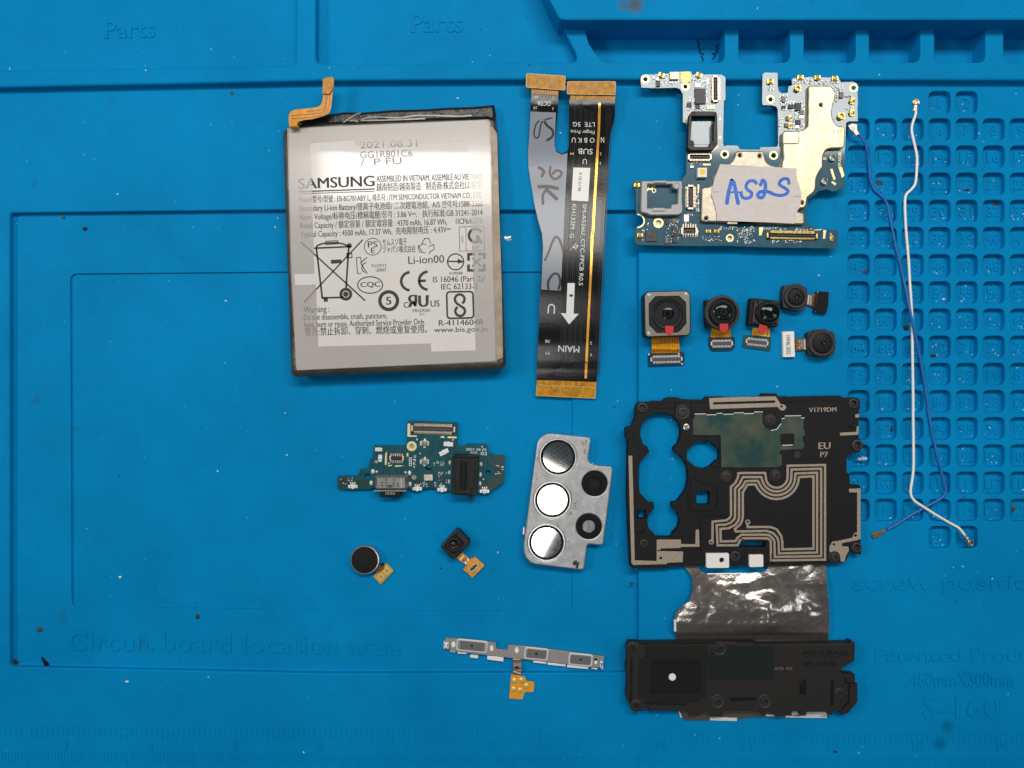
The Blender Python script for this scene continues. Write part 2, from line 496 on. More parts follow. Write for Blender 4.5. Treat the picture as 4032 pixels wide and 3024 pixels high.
def flat_cap(loops):
    k = len(mat.v); al = []
    for l in loops: al += l
    mat.v += [tuple(p) for p in al]
    for t in tessellate_polygon([[Vector((p[0], p[1], 0)) for p in l] for l in loops]):
        t = list(t); a = [al[q] for q in t]
        if (a[1][0]-a[0][0])*(a[2][1]-a[0][1])-(a[2][0]-a[0][0])*(a[1][1]-a[0][1]) < 0: t.reverse()
        mat.flat.add(len(mat.f)); mat.f.append([k+q for q in t]); mat.m.append(0)
def lift(l, z): return [(x, y, z) for x, y in l]

# level A with the circuit-board recess and the numbered screw pockets
rec, _ = pit(rc([(38, 838), (1100, 826), (2514, 828), (2514, 2648), (1300, 2652), (38, 2626)], 16), 0, -2.0, .45, floor=False)
recfloor = mat.v[-len(rec):]
inn, _ = pit(rc([(276, 1078), (1120, 1070), (2255, 1070), (2255, 2408), (1300, 2402), (282, 2388)], 26), -2.0, -2.7, .12)
flat_cap([recfloor, lift(inn, -2.0)])
holes = [lift(rec, 0)]
px0, py0, dx, dy = 3382, 402.5, 106.4, 107.1
pock = []
num = 1
for r in range(17):
    for c in ((3, 4) if r in (0, 16) else range(8)):
        cx, cy = px0 + c*dx, py0 + r*dy
        h, _ = pit(rect(cx, cy, 86, 87, 0, 24), 0, -2.1, .28)
        holes.append(lift(h, 0)); pock.append((num, cx, cy)); num += 1
stepW = [W(p, 3.0) for p in stepline]
lowA = [W((NX0, 3700), 0), W((NX, 3700), 0)]
outer = lift(stepW, 0)[::-1] + lift(lowA[::-1], 0)
flat_cap([outer] + holes)
# rounded step up to level B (3 mm)
rings = [(-.9, 0), (-.3, .12), (0, .6), (0, 2.2), (.15, 2.65), (.5, 2.95), (.9, 3.0)]
k = len(mat.v); n = len(stepW)
for o_, z in rings: mat.v += [(x, y+o_, z) for x, y in stepW]
for q in range(len(rings)-1):
    for i in range(n-1):
        mat.f.append([k+q*n+i, k+(q+1)*n+i, k+(q+1)*n+i+1, k+q*n+i+1]); mat.m.append(0)
topA = [(x, y+.9, 3.0) for x, y in stepW]
holesB = []
h, _ = pit(rc([(NX0+40, -300), (1168, -300), (1164, 258), (NX0+40, 290)], 24), 3.0, .6, .6); holesB.append(lift(h, 3))
h, _ = pit([(1242, -300), (2016, -300), (2161, 0), (2262, 200), (2272, 226), (2268, 240), (2250, 247), (1275, 252), (1252, 247), (1242, 230)], 3.0, -1.0, .5); holesB.append(lift(h, 3))
ypit = 98
seg = [(2306, 2854), (2909, 3111), (3166, 3370), (3423, 3624), (3680, 3881), (3952, NX-60)]
for i, (a, b) in enumerate(seg):
    if i == 0:
        P = [(2312, ypit), (b, ypit), (b, 222), (b-8, 240), (b-26, 246), (2400, 246), (2372, 240), (2340, 205), (2316, 165), (2308, 130)]
    else:
        P = [(a, ypit), (b, ypit), (b, 222), (b-8, 240), (b-26, 246), (a+26, 246), (a+8, 240), (a, 222)]
    h, _ = pit(P, 3.0, -4.0, .35); holesB.append(lift(h, 3))
flat_cap([topA + lift([W((NX0, -330), 3), W((NX, -330), 3)], 3)] + holesB)
# level C: the high block along the top right
mat.prism(rc([(2036, -330), (2164, 0), (2203, 74), (2225, 78), (NX, 78), (NX, -330)], 8), -4.4, 9.0, prof=[(0, -4.4), (0, 8.4), (.12, 8.8), (.6, 9.0)])
# moulded lettering
def emb(s, a, b, h, z, bold=0): mat.text(s, a, b, h, z-.05, bold=bold, ext=.29, bev=1)
emb('Parts', (412, 150), (610, 146), 68, .6); emb('Parts', (1620, 126), (1822, 124), 72, -1.0)
emb('Circuit board location area', (266, 2560), (1575, 2580), 72, -2.0)
emb('screw position', (3360, 2323), (4125, 2322), 62, 0)
emb('Patented Product', (3446, 2604), (4140, 2604), 54, 0)
emb('450mmX300mm', (3585, 2702), (3992, 2702), 54, 0)
emb('S-160', (3635, 2826), (3938, 2826), 82, 0)
for nn, cx, cy in pock:
    s = str(nn); wd = {1: 26, 2: 50, 3: 66}[len(s)]
    if s == '1': wd = 12
    emb(s, (cx-wd/2-3, cy+22), (cx+wd/2-3, cy+22), 40, -2.1)
def tick(x, y0, y1): mat.prism([(x-2, y0), (x+2, y0), (x+2, y1), (x-2, y1)], -.05, .10, ch=0)
for i in range(220):
    x = -30 + i*20.65 + 8; tick(x, 2857 + x*.008, 2857 + x*.008 + (40 if i % 4 else 52))
for i in range(340):
    x = -20 + i*13.0; tick(x, 2962 + x*.006, 2962 + x*.006 + (34 if i % 5 else 52))
for i, nn in enumerate(range(3, 15)):
    x = 255 + i*336; emb(str(nn), (x-(10 if nn < 10 else 22), 2955), (x+(10 if nn < 10 else 22), 2955), 34, 0)
mo = mat.build('silicone_mat', SIL, kind='structure', sharp=50)

# ------------------------------------------------------------ battery
T = thing('battery', 'flat silver pouch battery with printed label and cloudy tape frame', 'battery', (1545, 960), 0)
bo = A1('60,565 66,540 80,522 130,500 200,470 500,420 1000,405 1900,385 2035,400 2058,440 2066,560 2080,900 2095,1300') + \
     A2('2095,25 2110,300 2130,900 2146,1270 2140,1320 2095,1352 1200,1382 185,1420 155,1405 142,1380 140,1330 128,900 110,450 95,20') + A1('88,1200 75,900')
def drop(y):
    d = 0; q = 880
    while q > y:
        sl = .045*min(1, (880-q)/80) + .07*max(0, min(1, (640-q)/60)); st_ = min(10, q-y); d += sl*st_*K; q -= 10
    return d
def zl(d): return lambda p: 5.05 - drop(p[1]) + d
pm = MB().prism(bo, .15, 4.6, prof=[(1.1, .15), (.3, .7), (0, 1.5), (0, 3.0), (.35, 3.9), (1.1, 4.45), (2.2, 4.7)])
pm.v = [(x, y, z - drop(CY - y/K)*max(0, (z-1)/3.7)) for x, y, z in pm.v]
pm.build('pouch', POUCH, T)
lab_o = A1('132,535 1960,455 1985,470 2005,1240') + A2('2020,300 2052,1272 205,1358 165,470') + A1('150,1300')
lb = MB().sheet(rc(lab_o, 8), zl(0), .4, 30).build('label', LABEL, T)
es = MB().prism(A1('1990,505 2020,500 2062,560 2085,1300') + A2('2108,600 2118,1240 2056,1268 2030,700') + A1('2008,1240'), 4.2, 4.8, ch=0)
es.v = [(x, y, z - drop(CY - y/K)) for x, y, z in es.v]; es.build('edge_strip', TANST, T)
hole = A1('330,668 738,640 740,690 1788,656 1800,960 1812,1238 1998,1234 2003,1338 1820,1345') + \
       A2('1826,30 1850,700 1865,1175 1457,1187 1450,1110 408,1140 385,565 192,570 187,468 372,465 358,20') + A1('345,1000')
MB().sheet(A1('118,528 1980,448 2002,468 2015,1240') + A2('2030,300 2062,1280 206,1362 152,470') + A1('140,1300'), zl(.06), .03, 30, holes=[hole]).build('clear_tape', CLEAR, T, label='cloudy see-through tape framing the label')
MB().prism(A1('205,515 232,440 380,402 510,392 640,372 800,376 1100,352 1400,345 1600,330 1840,324 2040,304 2052,400 2050,470 1985,448 1500,462 1000,480 600,500'), 1.2, 3.2,
           prof=[(0, 1.2), (0, 2.4), (.4, 3.0), (1.0, 3.2)]).build('folded_film', WRAP, T)
for l in ('640,475 740,410 800,388', '760,470 900,425 1150,432 1350,410 1700,418 1830,410', '700,460 1000,455 1400,440'):
    MB().stroke(smooth(A1(l), 6), 5, 3.28, t=.15).build('film_crease', POUCH, T)
fx = MB()
fo = rc(A1('452,205 448,270 430,318 380,338 280,348 180,360 142,385 132,440 138,510 210,512 212,470 290,450 350,445 460,415 510,388 528,330 542,190'), 8)
fx.prism(fo, 6.2, 6.35, ch=0, m=0)
fx.prism(A1('136,470 212,465 214,515 138,515'), 4.0, 6.2, ch=0, m=0)
for l in ('498,80 492,210 478,330 450,378 350,398 150,412', '478,205 468,320 430,358 300,372', '515,200 505,320 470,395 360,425 160,440'):
    fx.stroke(smooth(A1(l), 5), 2.2, 6.39, m=1)
fo_ = fx.build('flex_tail', [AMB, TRACE], T)
MB().prism(rc(A1('447,77 462,63 540,49 552,70 550,150 528,185 515,212 445,212'), 5), 6.3, 6.9, ch=.12).build('connector', [M('amber_stiffener', (.58, .27, .05), .4, var=(1200, .3), spec=.15)], fo_)
pr = MB(); zp = 5.07
def T1(s, a, b, h, **k):
    k.setdefault('bold', .011); pr.text(s, A1.p(*a), A1.p(*b), h/2.3532, zl(.02), **k)
def T2(s, a, b, h, **k):
    k.setdefault('bold', .011); pr.text(s, A2.p(*a), A2.p(*b), h/2.3532, zp, **k)
T1('SAMSUNG', (225, 1092), (928, 1065), 96, bold=.03)
pr.stroke(A1('225,1118 930,1092'), 5, zl(.02)); pr.stroke(A1('225,1138 930,1113'), 3, zl(.02))
T1('ASSEMBLED IN VIETNAM, ASSEMBLÉ AU VIETNAM', (948, 1027), (1925, 1004), 56)
T1('越南制造/越南製造   制造商:株式会社LG化学', (948, 1108), (1925, 1082), 58)
T1('Model/型号/型號 : EB-BG781ABY L, 제조자 : ITM SEMICONDUCTOR VIETNAM CO., LTD', (230, 1217), (1925, 1172), 50)
T1('Secondary Li-ion Battery/锂离子电池组/ 二次鋰電池組,  A/S 연락처:1588-3366', (232, 1298), (1930, 1252), 52)
T1('Nom. Voltage/标称电压/標稱電壓/정격 : 3.86 V⎓,   执行标准:GB 31241-2014', (236, 1378), (1930, 1335), 52)
T1('Rated Capacity / 额定容量 / 額定電容量 : 4370 mAh, 16.87 Wh,     1ICP6/63/76', (240, 1458), (1930, 1412), 52)
T2('Typical Capacity : 4500 mAh, 17.37 Wh,  充电限制电压 : 4.43V⎓', (245, 128), (1635, 80), 52)
T2('Warning :', (273, 830), (512, 818), 58)
T2('Do not disassemble, crush, puncture,', (275, 895), (1043, 878), 52)
T2('heat, burn or reuse. Authorized Service Provider Only.', (280, 962), (1398, 934), 52)
T2('警告:禁止拆卸、穿刺、燃烧或重复使用。', (283, 1036), (1415, 1008), 58)
T2('R-41146048', (1525, 948), (1930, 938), 52, bold=.015); T2('www.bis.gov.in', (1482, 1008), (1975, 1000), 46, bold=.012)
T2('IS 16046 (Part 2)/', (1470, 545), (1955, 535), 52); T2('IEC 62133-2', (1547, 612), (1885, 606), 52)
T2('Li-ion00', (1243, 375), (1575, 362), 70, bold=.01); T2('R39088', (1625, 475), (1745, 472), 25, bold=.01)
T2('YU10715', (897, 407), (1038, 403), 28); T2('-20007', (933, 446), (1038, 443), 28)
T2('PS', (868, 222), (958, 218), 55); T2('E', (897, 275), (932, 274), 50)
T2('サムスソ電子', (1003, 203), (1228, 194), 50); T2('ヅャパソ株式会社', (1005, 268), (1310, 262), 50)
T2('CQC', (800, 590), (982, 584), 46, bold=.03); T2('MH29581', (1283, 822), (1445, 818), 28); T2('V-I', (1345, 855), (1388, 853), 26)
T2('C', (1200, 782), (1242, 780), 52, bold=.02); T2('US', (1450, 772), (1532, 768), 58, bold=.02); T2('ЯU', (1245, 775), (1425, 770), 105, bold=.05)
T2('5', (1038, 752), (1085, 750), 72, bold=.03); T2('LGC', (1752, 178), (1750, 115), 22); T2('ICT', (1832, 240), (1893, 238), 26)
def ring2(c, r, w_, sq=1): pr.stroke(circ(A2.p(*c), r/2.3532, 32, r*sq/2.3532), w_/2.3532, zp, closed=True)
def st(l, w_, **k): pr.stroke(A2(l), w_/2.3532, zp, **k)
ring2((912, 215), 78, 7); ring2((888, 570), 116, 10, .66); ring2((1680, 355), 74, 12); ring2((1425, 675), 12, 3)
st('385,232 398,205 440,188 500,180 580,178 640,190 695,214', 15); st('478,165 588,160 590,188 478,194', 9, closed=True)
st('368,229 715,214', 16); pr.disc(A2.p(695, 205), 10, zp); st('390,232 445,692', 17); st('440,690 640,684', 17); st('690,220 665,600', 17)
st('672,278 718,276 720,316 674,318', 9, closed=True); st('525,355 622,350', 36); st('245,170 842,715', 14); st('820,150 275,732', 13)
ring2((663, 655), 46, 28); pr.disc(A2.p(663, 655), 11, zp); st('458,708 496,706', 36)
ring2((1060, 715), 82, 32)
for a, b in (((1100, 560), 0),): pass
pr.stroke(arc(A2.p(1262, 535), 86/2.3532, 95, 265, 18, 84/2.3532), 11, zp); pr.stroke(arc(A2.p(1428, 530), 86/2.3532, 95, 265, 18, 84/2.3532), 11, zp); st('1340,532 1405,530', 24)
st('1600,350 1715,353', 14); pr.poly(A2('1700,325 1765,356 1700,372'), zp)
pr.stroke(rc(A2('1597,634 1840,630 1848,874 1603,880'), 14), 7, zp, closed=True)
pr.stroke(arc(A2.p(1718, 702), 19, -225, 60, 20), 10, zp); pr.stroke(arc(A2.p(1722, 812), 19, -45, 240, 20), 10, zp); st('1683,735 1757,785', 22)
st('1713,32 1940,24 1948,250 1718,258', 5, closed=True); st('1775,30 1778,256', 5)
pr.stroke(arc(A2.p(1865, 112), 26, 60, 330, 20), 11, zp); st('1880,110 1925,185', 22); st('1880,110 1882,180', 18)
for q in ('1800,345 1800,285 1860,283', '1890,283 1945,282 1945,330', '1945,375 1945,432 1890,434', '1860,436 1800,434 1800,380'): st(q, 26)
st('1835,318 1915,398', 14); st('1912,318 1832,400', 14)
st('762,315 770,465', 8); st('800,312 806,360', 8); st('860,312 800,365 862,465', 9); pr.stroke(arc(A2.p(858, 410), 20, 110, 265, 12), 4, zp); st('762,315 800,312', 7); st('770,465 805,462', 7)
for q in ('1385,140 1430,138 1450,185', '1365,190 1395,140', '1475,190 1482,240 1440,262', '1335,200 1342,262 1400,272', '1370,195 1340,210', '1450,262 1430,280'): st(q, 7)
st('1370,190 1410,192', 7); st('1430,215 1475,195', 7); st('1335,205 1370,262', 7)
pr.build('label_print', INK, lb, sharp=10)
pg = MB()
for s_, a, b, h in (('2021.08.31', (795, 717), (1325, 697), 62), ('GG1R801C6', (797, 808), (1280, 790), 62), ('/  P FU', (800, 876), (1180, 860), 60)):
    pg.text(s_, A1.p(*a), A1.p(*b), h/2.3532, zl(.02))
pg.build('date_code', INKG, lb, sharp=10)

# ------------------------------------------------------------ display ribbon cable
def zrib(p):
    x, y = p[0], p[1]
    ks = [(0, 3.5), (360, 3.5), (660, .5), (740, .5), (1080, 2.3), (1330, .2), (1500, -1.4), (1560, -1.6), (3000, -1.6)]
    for (a, za), (b, zb) in zip(ks, ks[1:]):
        if a <= y <= b:
            t = (y-a)/(b-a); t = t*t*(3-2*t); z = za+(zb-za)*t; break
    return z + .16*math.exp(-((y-1425)/14)**2) - .10*math.exp(-((y-1455)/14)**2) + .25*math.exp(-((y-418)/14)**2)
def zo(d): return lambda p: zrib(p) + d
T = thing('display_ribbon_cable', 'long black forked ribbon cable with amber plug ends and grey marker-written film', 'ribbon cable', (2240, 930), 0)
rb = F1('133,250 405,265 398,440 378,620 362,780 378,825 440,855 495,832 512,780 514,500 514,312 975,312 972,480 952,570 925,650 908,850 880,1300 862,1650') + \
     F2('830,30 815,300 790,800 770,1150 755,1475 176,1455 188,1200 205,820 212,650 225,420 240,180 232,60') + F1('235,1640 205,1540 165,1370 128,1150 105,1000 100,850 112,700 125,430')
rib = MB().sheet(rb, zo(.18), .16, 20).build('ribbon', RIB, T)
MB().sheet(F1('125,432 380,442 364,770 380,835 440,866 496,846 490,1000 470,1350 455,1650') + F2('438,20 425,300 410,596 222,586 240,180 232,60') + F1('235,1640 205,1540 165,1370 128,1150 105,1000 100,850 112,700'),
           zo(.26), .07, 24).build('grey_film', GREYF, rib)
for q, nk in ((F1('85,50 475,75 470,215 80,187'), F1('135,185 405,210 404,268 134,252')), (F1('497,130 980,130 975,262 493,255'), F1('525,255 975,260 975,318 522,315')),
              (F2('180,1500 745,1528 742,1632 172,1605'), F2('180,1452 754,1472 750,1530 180,1505'))):
    cn = MB().sheet(nk, zo(.16), .14, 20)
    cn.sheet(rc(q, 5), zo(.75), .75, 30)
    for i in range(9):
        t = .12 + i*.09
        a = tuple(nk[0][j]*(1-t)+nk[1][j]*t for j in (0, 1)); b = tuple(nk[3][j]*(1-t)+nk[2][j]*t for j in (0, 1))
        cn.stroke([a, b], 2, zo(.19), m=1)
    q0 = Vector(q[0]); q1 = Vector(q[1]); q3 = Vector(q[3])
    rnd = random.Random(int(q0.x))
    for i in range(12):
        t = .25 + i*.045; a = q0 + (q1-q0)*t + (q3-q0)*rnd.uniform(.15, .45); cn.stroke([a, a + (q3-q0)*rnd.uniform(.25, .4)], 2.4, zo(.78), m=1)
    rim = [tuple(p) for p in rc(q, 5)]
    cn.stroke(rim, 2.2, zo(.77), m=2, closed=True)
    cn.build('plug', [M('plug_amber', (.58, .26, .014), .35, var=(700, .4), spec=.15), TRACE, M('plug_rim', (.5, .36, .2), .4)], T)
gl = MB(); gp = F1('818,345 812,600 800,800 783,1100 765,1400 753,1640') + F2('713,60 700,400 680,800 660,1200 650,1440')
gl.stroke(smooth(gp, 6), 9.5, zo(.22))
gl.build('gold_trace', M('gold_trace_copper', (.75, .36, .06), .3, .8, bump=(1500, .5)), rib)
ft = MB()
Lf = F1('515,330 512,780 500,900 490,1000 470,1350 455,1650') + F2('425,300 410,596 400,900 385,1300 380,1400'); Rt = F1('800,380 790,800 780,940 770,1100 750,1400 735,1650') + F2('690,300 675,600 660,900 645,1300 635,1400')
for i in range(1, 15):
    t = i/15; ft.stroke(smooth([(a[0]*(1-t)+b_[0]*t, a[1]*(1-t)+b_[1]*t) for a, b_ in zip(Lf, Rt)], 6), 2.4 if i % 3 else 5, zo(.205))
for i in range(1, 5):
    t = i/5; ft.stroke(smooth([(a[0]+14+t*30, a[1]) for a in F1('835,400 830,800 815,1100 795,1400 780,1650') + F2('735,300 720,600 705,900 690,1300 685,1400')], 6), 2.2, zo(.205))
ft.build('fine_traces', M('trace_under_black', (.014, .0135, .013), .3, spec=.3), rib)
MB().sheet(F1('555,995 725,998 705,1335 535,1325'), zo(.30), .05, 20).build('barcode_sticker', WPL, rib)
rt = MB()
def T3(f, s, a, b, h, dz=.24, m=0, **k): rt.text(s, f.p(*a), f.p(*b), h/f.s, zo(dz), m=m, **k)
T3(F1, 'OCTA', (328, 332), (195, 325), 44); T3(F1, '40', (203, 274), (163, 272), 26); T3(F1, '39', (192, 380), (155, 378), 26); T3(F1, '2', (365, 283), (348, 281), 26); T3(F1, '1', (353, 390), (346, 390), 24)
T3(F1, 'LTE  5G', (770, 541), (552, 537), 44); T3(F1, 'Finger Print', (768, 626), (527, 616), 34); T3(F1, 'O B K U', (768, 697), (540, 695), 48); T3(F1, 'N', (865, 690), (832, 690), 54)
T3(F1, 'SUB', (750, 808), (605, 803), 54); T3(F1, '54', (562, 845), (524, 843), 24); T3(F1, '2', (838, 845), (822, 845), 26); T3(F1, 'U', (693, 910), (650, 908), 52); T3(F1, '1', (829, 940), (823, 940), 24)
T3(F1, 'K1810198', (612, 1045), (600, 1232), 30, dz=.33, m=1)
T3(F1, 'KH132M  G', (545, 1362), (520, 1700), 42); T3(F1, 'SM-A526U_CTC-FPCB R0.5', (650, 1360), (609, 2178), 40)
T3(F2, 'U', (357, 727), (288, 723), 92); T3(F2, 'MAIN', (590, 1130), (388, 1122), 62); T3(F2, '78', (307, 1070), (262, 1068), 26); T3(F2, '77', (307, 1183), (262, 1181), 26); T3(F2, '2', (711, 1088), (692, 1088), 26); T3(F2, '1', (704, 1202), (696, 1202), 24)
T3(F2, 'S.', (555, 140), (500, 205), 36, bold=.02)
rt.sheet(F2('475,523 545,525 533,818 583,820 490,920 410,812 462,815'), zo(.24), .04, 30)
rt.disc(F2.p(510, 638), 7.5, zrib(F2.p(510, 638)) + .26, m=1)
rt.build('ribbon_print', [WHT, INK], rib, sharp=10)
mk = MB()
def mk_(f, l, w_, m): mk.stroke(smooth(f(l), 5), w_/f.s, zo(.31), m=m, caps=True)
mk_(F1, '215,520 180,560 160,640 170,692 205,685 222,600 238,540 290,508 345,495', 14, 0); mk_(F1, '258,520 290,570 345,620 345,680 285,725', 24, 0)
mk_(F1, '212,995 258,1030 240,1078', 30, 1); mk_(F1, '325,990 320,1060 365,1110 420,1085 435,1040 385,1022 350,1055', 24, 1)
mk_(F1, '210,1188 300,1185 395,1205', 34, 1); mk_(F1, '285,1212 250,1270 250,1355', 26, 1); mk_(F1, '285,1215 340,1265 385,1308', 34, 1)
mk_(F2, '260,302 300,210 325,140 360,80 400,112 435,220', 22, 1); mk_(F2, '292,580 290,510 335,440 385,440 405,510 388,580', 22, 0)
mk.build('marker_writing', [BLKINK, BRNINK], rib, sharp=10)

# ------------------------------------------------------------ small electronic parts shared by the boards
def conn(par, c, w_, h, ang, z, body=CONND, pin=PIN, ht=.8, n=None, name='connector', raised=False, inner=None):
    """board-to-board connector: body with a trough, two rows of pins, end clips"""
    b = MB(); O = rect(*c, w_, h, ang); 
    if raised:
        b.prism(rect(*c, w_*.92, h*.56, ang), z, z+ht, ch=.05)
    else:
        b.prism(O, z, z+ht, holes=[rect(*c, w_-h*.36, h*.52, ang)], ch=.05)
        b.prism(rect(*c, w_-h*.36, h*.54, ang), z, z+ht*.25, ch=0)
        b.prism(rect(*c, w_-h*.9, h*.2, ang), z, z+ht*.8, ch=.04, m=1)
    o = b.build(name, [body, inner or CONN], par)
    p = MB(); n = n or max(4, int(w_/6)); ca, sa = math.cos(math.radians(ang)), math.sin(math.radians(ang))
    def at(x, y): return (c[0]+x*ca-y*sa, c[1]+x*sa+y*ca)
    for i in range(n):
        x = -w_*.42 + w_*.84*i/(n-1)
        for sg in (-1, 1):
            q = at(x, sg*h*.43); p.box(*q, w_*.84/n*.55, h*.22, z, z+ht*.7 if raised else z+ht+.03, ang, ch=0)
            q = at(x, sg*h*.60); p.box(*q, w_*.84/n*.55, h*.2, z, z+.15, ang, ch=0)
    p.build('pin_rows', pin, o)
    e = MB()
    for sg in (-1, 1):
        q = at(sg*w_*.485, 0); e.box(*q, h*.22, h*.7, z, z+ht+.04, ang, ch=.03)
    e.build('end_clips', pin if not raised else TIN, o)
    return o
def chip(par, c, w_, h, z, ang=0, m=CHIP, ht=.55, name='chip'): return MB().box(*c, w_, h, z, z+ht, ang, ch=.05).build(name, m, par)
def coax(par, c, r, z, ang=0, name='coaxial_socket'):
    b = MB().box(*c, r*2.2, r*2.2, z, z+.25, ang, ch=.04)
    b.lathe(c, [(r, z+.2), (r, z+.95), (r*.78, z+1.0), (r*.72, z+.95), (r*.68, z+.3), (0, z+.3)], 24)
    b.lathe(c, [(r*.24, z+.3), (r*.24, z+.75), (0, z+.8)], 12)
    return b.build(name, GOLD, par)
def ringpad(par, c, ro, ri, z, m=GOLDP, name='screw_hole_ring'):
    b = MB().prism(circ(c, ro, 32), z, z+.05, holes=[circ(c, ri, 32)], ch=.015)
    b.prism(circ(c, ri+.3, 32), z-.8, z+.04, holes=[circ(c, ri-1.2, 32)], ch=0)
    return b.build(name, m, par)
def spring(par, c, s, z, ang=0, m=GOLD, name='spring_contact'):
    ca, sa = math.cos(math.radians(ang)), math.sin(math.radians(ang))
    def at(x, y): return (c[0]+x*ca-y*sa, c[1]+x*sa+y*ca)
    b = MB().box(*c, s*1.5, s, z, z+.2, ang, ch=.04)
    b.sheet([at(-s*.35, -s*.6), at(s*.35, -s*.6), at(s*.35, s*.7), at(-s*.35, s*.7)], lambda p: z+.9-.55*(((p[0]-c[0])*-sa+(p[1]-c[1])*ca)/s)**2*1.4, .12, s*.18)
    b.lathe(at(0, -s*.1), [(s*.32, z+.75), (s*.3, z+1.0), (s*.15, z+1.12), (0, z+1.15)], 14)
    for sg in (-1, 1): b.box(*at(sg*s*.62, s*.1), s*.28, s*.7, z, z+.6, ang, ch=.04)
    return b.build(name, m, par)
def passives(par, areas, z, seed, mats=(TIN, CHIPB, CHIP)):
    """the sprinkling of tiny soldered parts nobody could count"""
    rnd = random.Random(seed); b = MB()
    for (P, n) in areas:
        (x0, y0), (x1, y1) = P
        for _ in range(max(3, int(n*.9))):
            x, y = rnd.uniform(x0, x1), rnd.uniform(y0, y1); v = rnd.random() < .5; l, s_ = rnd.choice(((5.2, 2.8), (4.2, 2.5), (3.4, 3)))
            a, d = (l, s_) if v else (s_, l); k = rnd.random()
            if k < .62: b.box(x, y, a, d, z, z+.26, ch=0, m=0)
            else:
                b.box(x, y, a, d, z, z+.24, ch=0, m=0); b.box(x, y, a*.55 if v else a*1.05, d*1.05 if v else d*.55, z, z+.3, ch=0, m=1 if k < .85 else 2)
    return b.build('soldered_components', list(mats), par, kind='stuff')

# ------------------------------------------------------------ phone main board
zb, zt = 3.05, 3.85
T = thing('main_circuit_board', 'large teal circuit board with brass shields and a paper slip handwritten in blue marker', 'circuit board', (2930, 630), 0)
mo_out = M1('155,200 168,150 200,125 250,122 340,125 400,118 580,112 590,85 750,80 910,80 925,125 1190,122 1360,126 1420,165 1422,500 1397,515 1385,1150 1400,1190 1440,1175 1600,1180 1640,1235 1925,1240 1955,1200') + \
    M2('110,1240 140,1205 300,1200 375,1195 392,1150 385,640 362,600 300,585 160,580 152,540 158,120 190,95 370,97 386,120 388,310 402,370 440,402 530,398 545,300 600,285 592,200 620,178 850,160 1290,172 1325,238 1500,232 1560,255 1585,310 1570,400 1578,560 1570,620 1578,820 1430,822 1402,850') + \
    M4('1800,150 1800,695 1700,718 1660,745 1600,745 1530,715 1400,742 1350,790 1240,870 1225,990 1195,1060 1210,1150 1250,1240 1330,1300 1470,1330 1690,1330 1690,1590 1660,1612 600,1598 0,1572') + \
    M3('1100,1578 600,1572 130,1562 85,1540 72,1500 75,1300 95,1285') + arc(M3.p(130, 1195), 90/3.8583, 105, -110, 12)[0:0] + \
    arc(M3.p(120, 1195), 88/3.8583, 95, -95, 14) + M3('92,1095 95,740 65,700 65,590 90,577 795,580 822,525 855,478') + M1('838,1200 845,905 838,858 786,830 786,420 742,342 690,322 400,330 170,322')
rings_ = [(M1.p(232, 195), 66, 38, 3.77), (M1.p(825, 305), 62, 37, 3.77), (M1.p(1410, 1310), 64, 42, 3.77), (M2.p(280, 495), 64, 40, 3.77), (M2.p(1512, 325), 66, 40, 3.77),
          (M2.p(325, 1325), 66, 44, 3.77), (M3.p(435, 1225), 78, 48, 3.86), (M3.p(1520, 1455), 60, 42, 3.86)]
pcb = MB().prism(mo_out, zb, zt, holes=[circ(c, ri/s, 24) for c, ro, ri, s in rings_], ch=.04, m=0).build('board', PCB, T)
MB().prism(M3('60,600 780,620 860,700 1700,500 1840,300') + M4('560,260 1500,160 1700,300 1650,640 1300,720 1150,900 1100,1180 1500,1400 1560,1500 100,1500') + M3('700,1480 160,1460 250,1180 150,1050'), .02, 3.0, ch=.2).build('rear_shield', SHLS, T)
for c, ro, ri, s in rings_: ringpad(T, c, ro/s, ri/s, zt)
hr = MB(); hr.stroke(arc(M3.p(120, 1195), 98/3.8583, 92, -92, 16), 5.5, zt+.04, t=.05); hr.build('screw_hole_ring', GOLDP, T)
shl = M3('1095,705 1120,682 1205,672 1262,640 1278,520 1338,412 1372,335 1500,332 1575,262 1610,150 1645,126 1850,126') + M4('565,130 582,200 605,290 680,345 790,368 815,600 840,880 1085,1052 1185,1070 1192,1230 1150,1248 0,1220') + M3('1650,1218 1110,1208 1085,1180')
hol = [circ(M3.p(1675, 197), 5, 12), circ(M4.p(508, 205), 5, 12), circ(M3.p(1163, 1157), 5.5, 12)]
MB().prism(rc(shl, 8), zt, 5.35, holes=hol, prof=[(0, zt), (0, 4.9), (.12, 5.2), (.4, 5.35)]).build('shield_can', SHLS, T, label='silver shield can mostly under the paper slip')
shr = M2('845,300 870,288 1150,287 1205,310 1250,390 1243,480 1200,600 1195,740 1230,850 1300,890 1365,890 1387,920 1387,1180 1352,1220 1180,1222 1100,1250 1062,1330 1055,1500') + \
      M4('1462,380 1400,470 1368,560 1362,700 1330,762 1232,840 1215,960 1180,1000 1120,1005 1085,1035 870,880 848,380') + M2('445,1480 465,1400 482,1350 470,1260 465,1000 485,962 700,958 765,940 838,885')
so = MB().prism(rc(shr, 9), zt, 5.45, holes=[circ(M2.p(1030, 575), 5, 12), circ(M4.p(1155, 915), 5, 12)], prof=[(0, zt), (0, 5.0), (.12, 5.3), (.4, 5.45)]).build('shield_can', SHL, T, label='tall brass shield can with a wavy outline')
MB().prism(rc(M2('478,975 690,968 702,990 702,1140 680,1150 478,1152'), 6), 5.40, 5.62, prof=[(-.25, 5.40), (0, 5.55), (.15, 5.62)]).build('raised_panel', SHL, so)
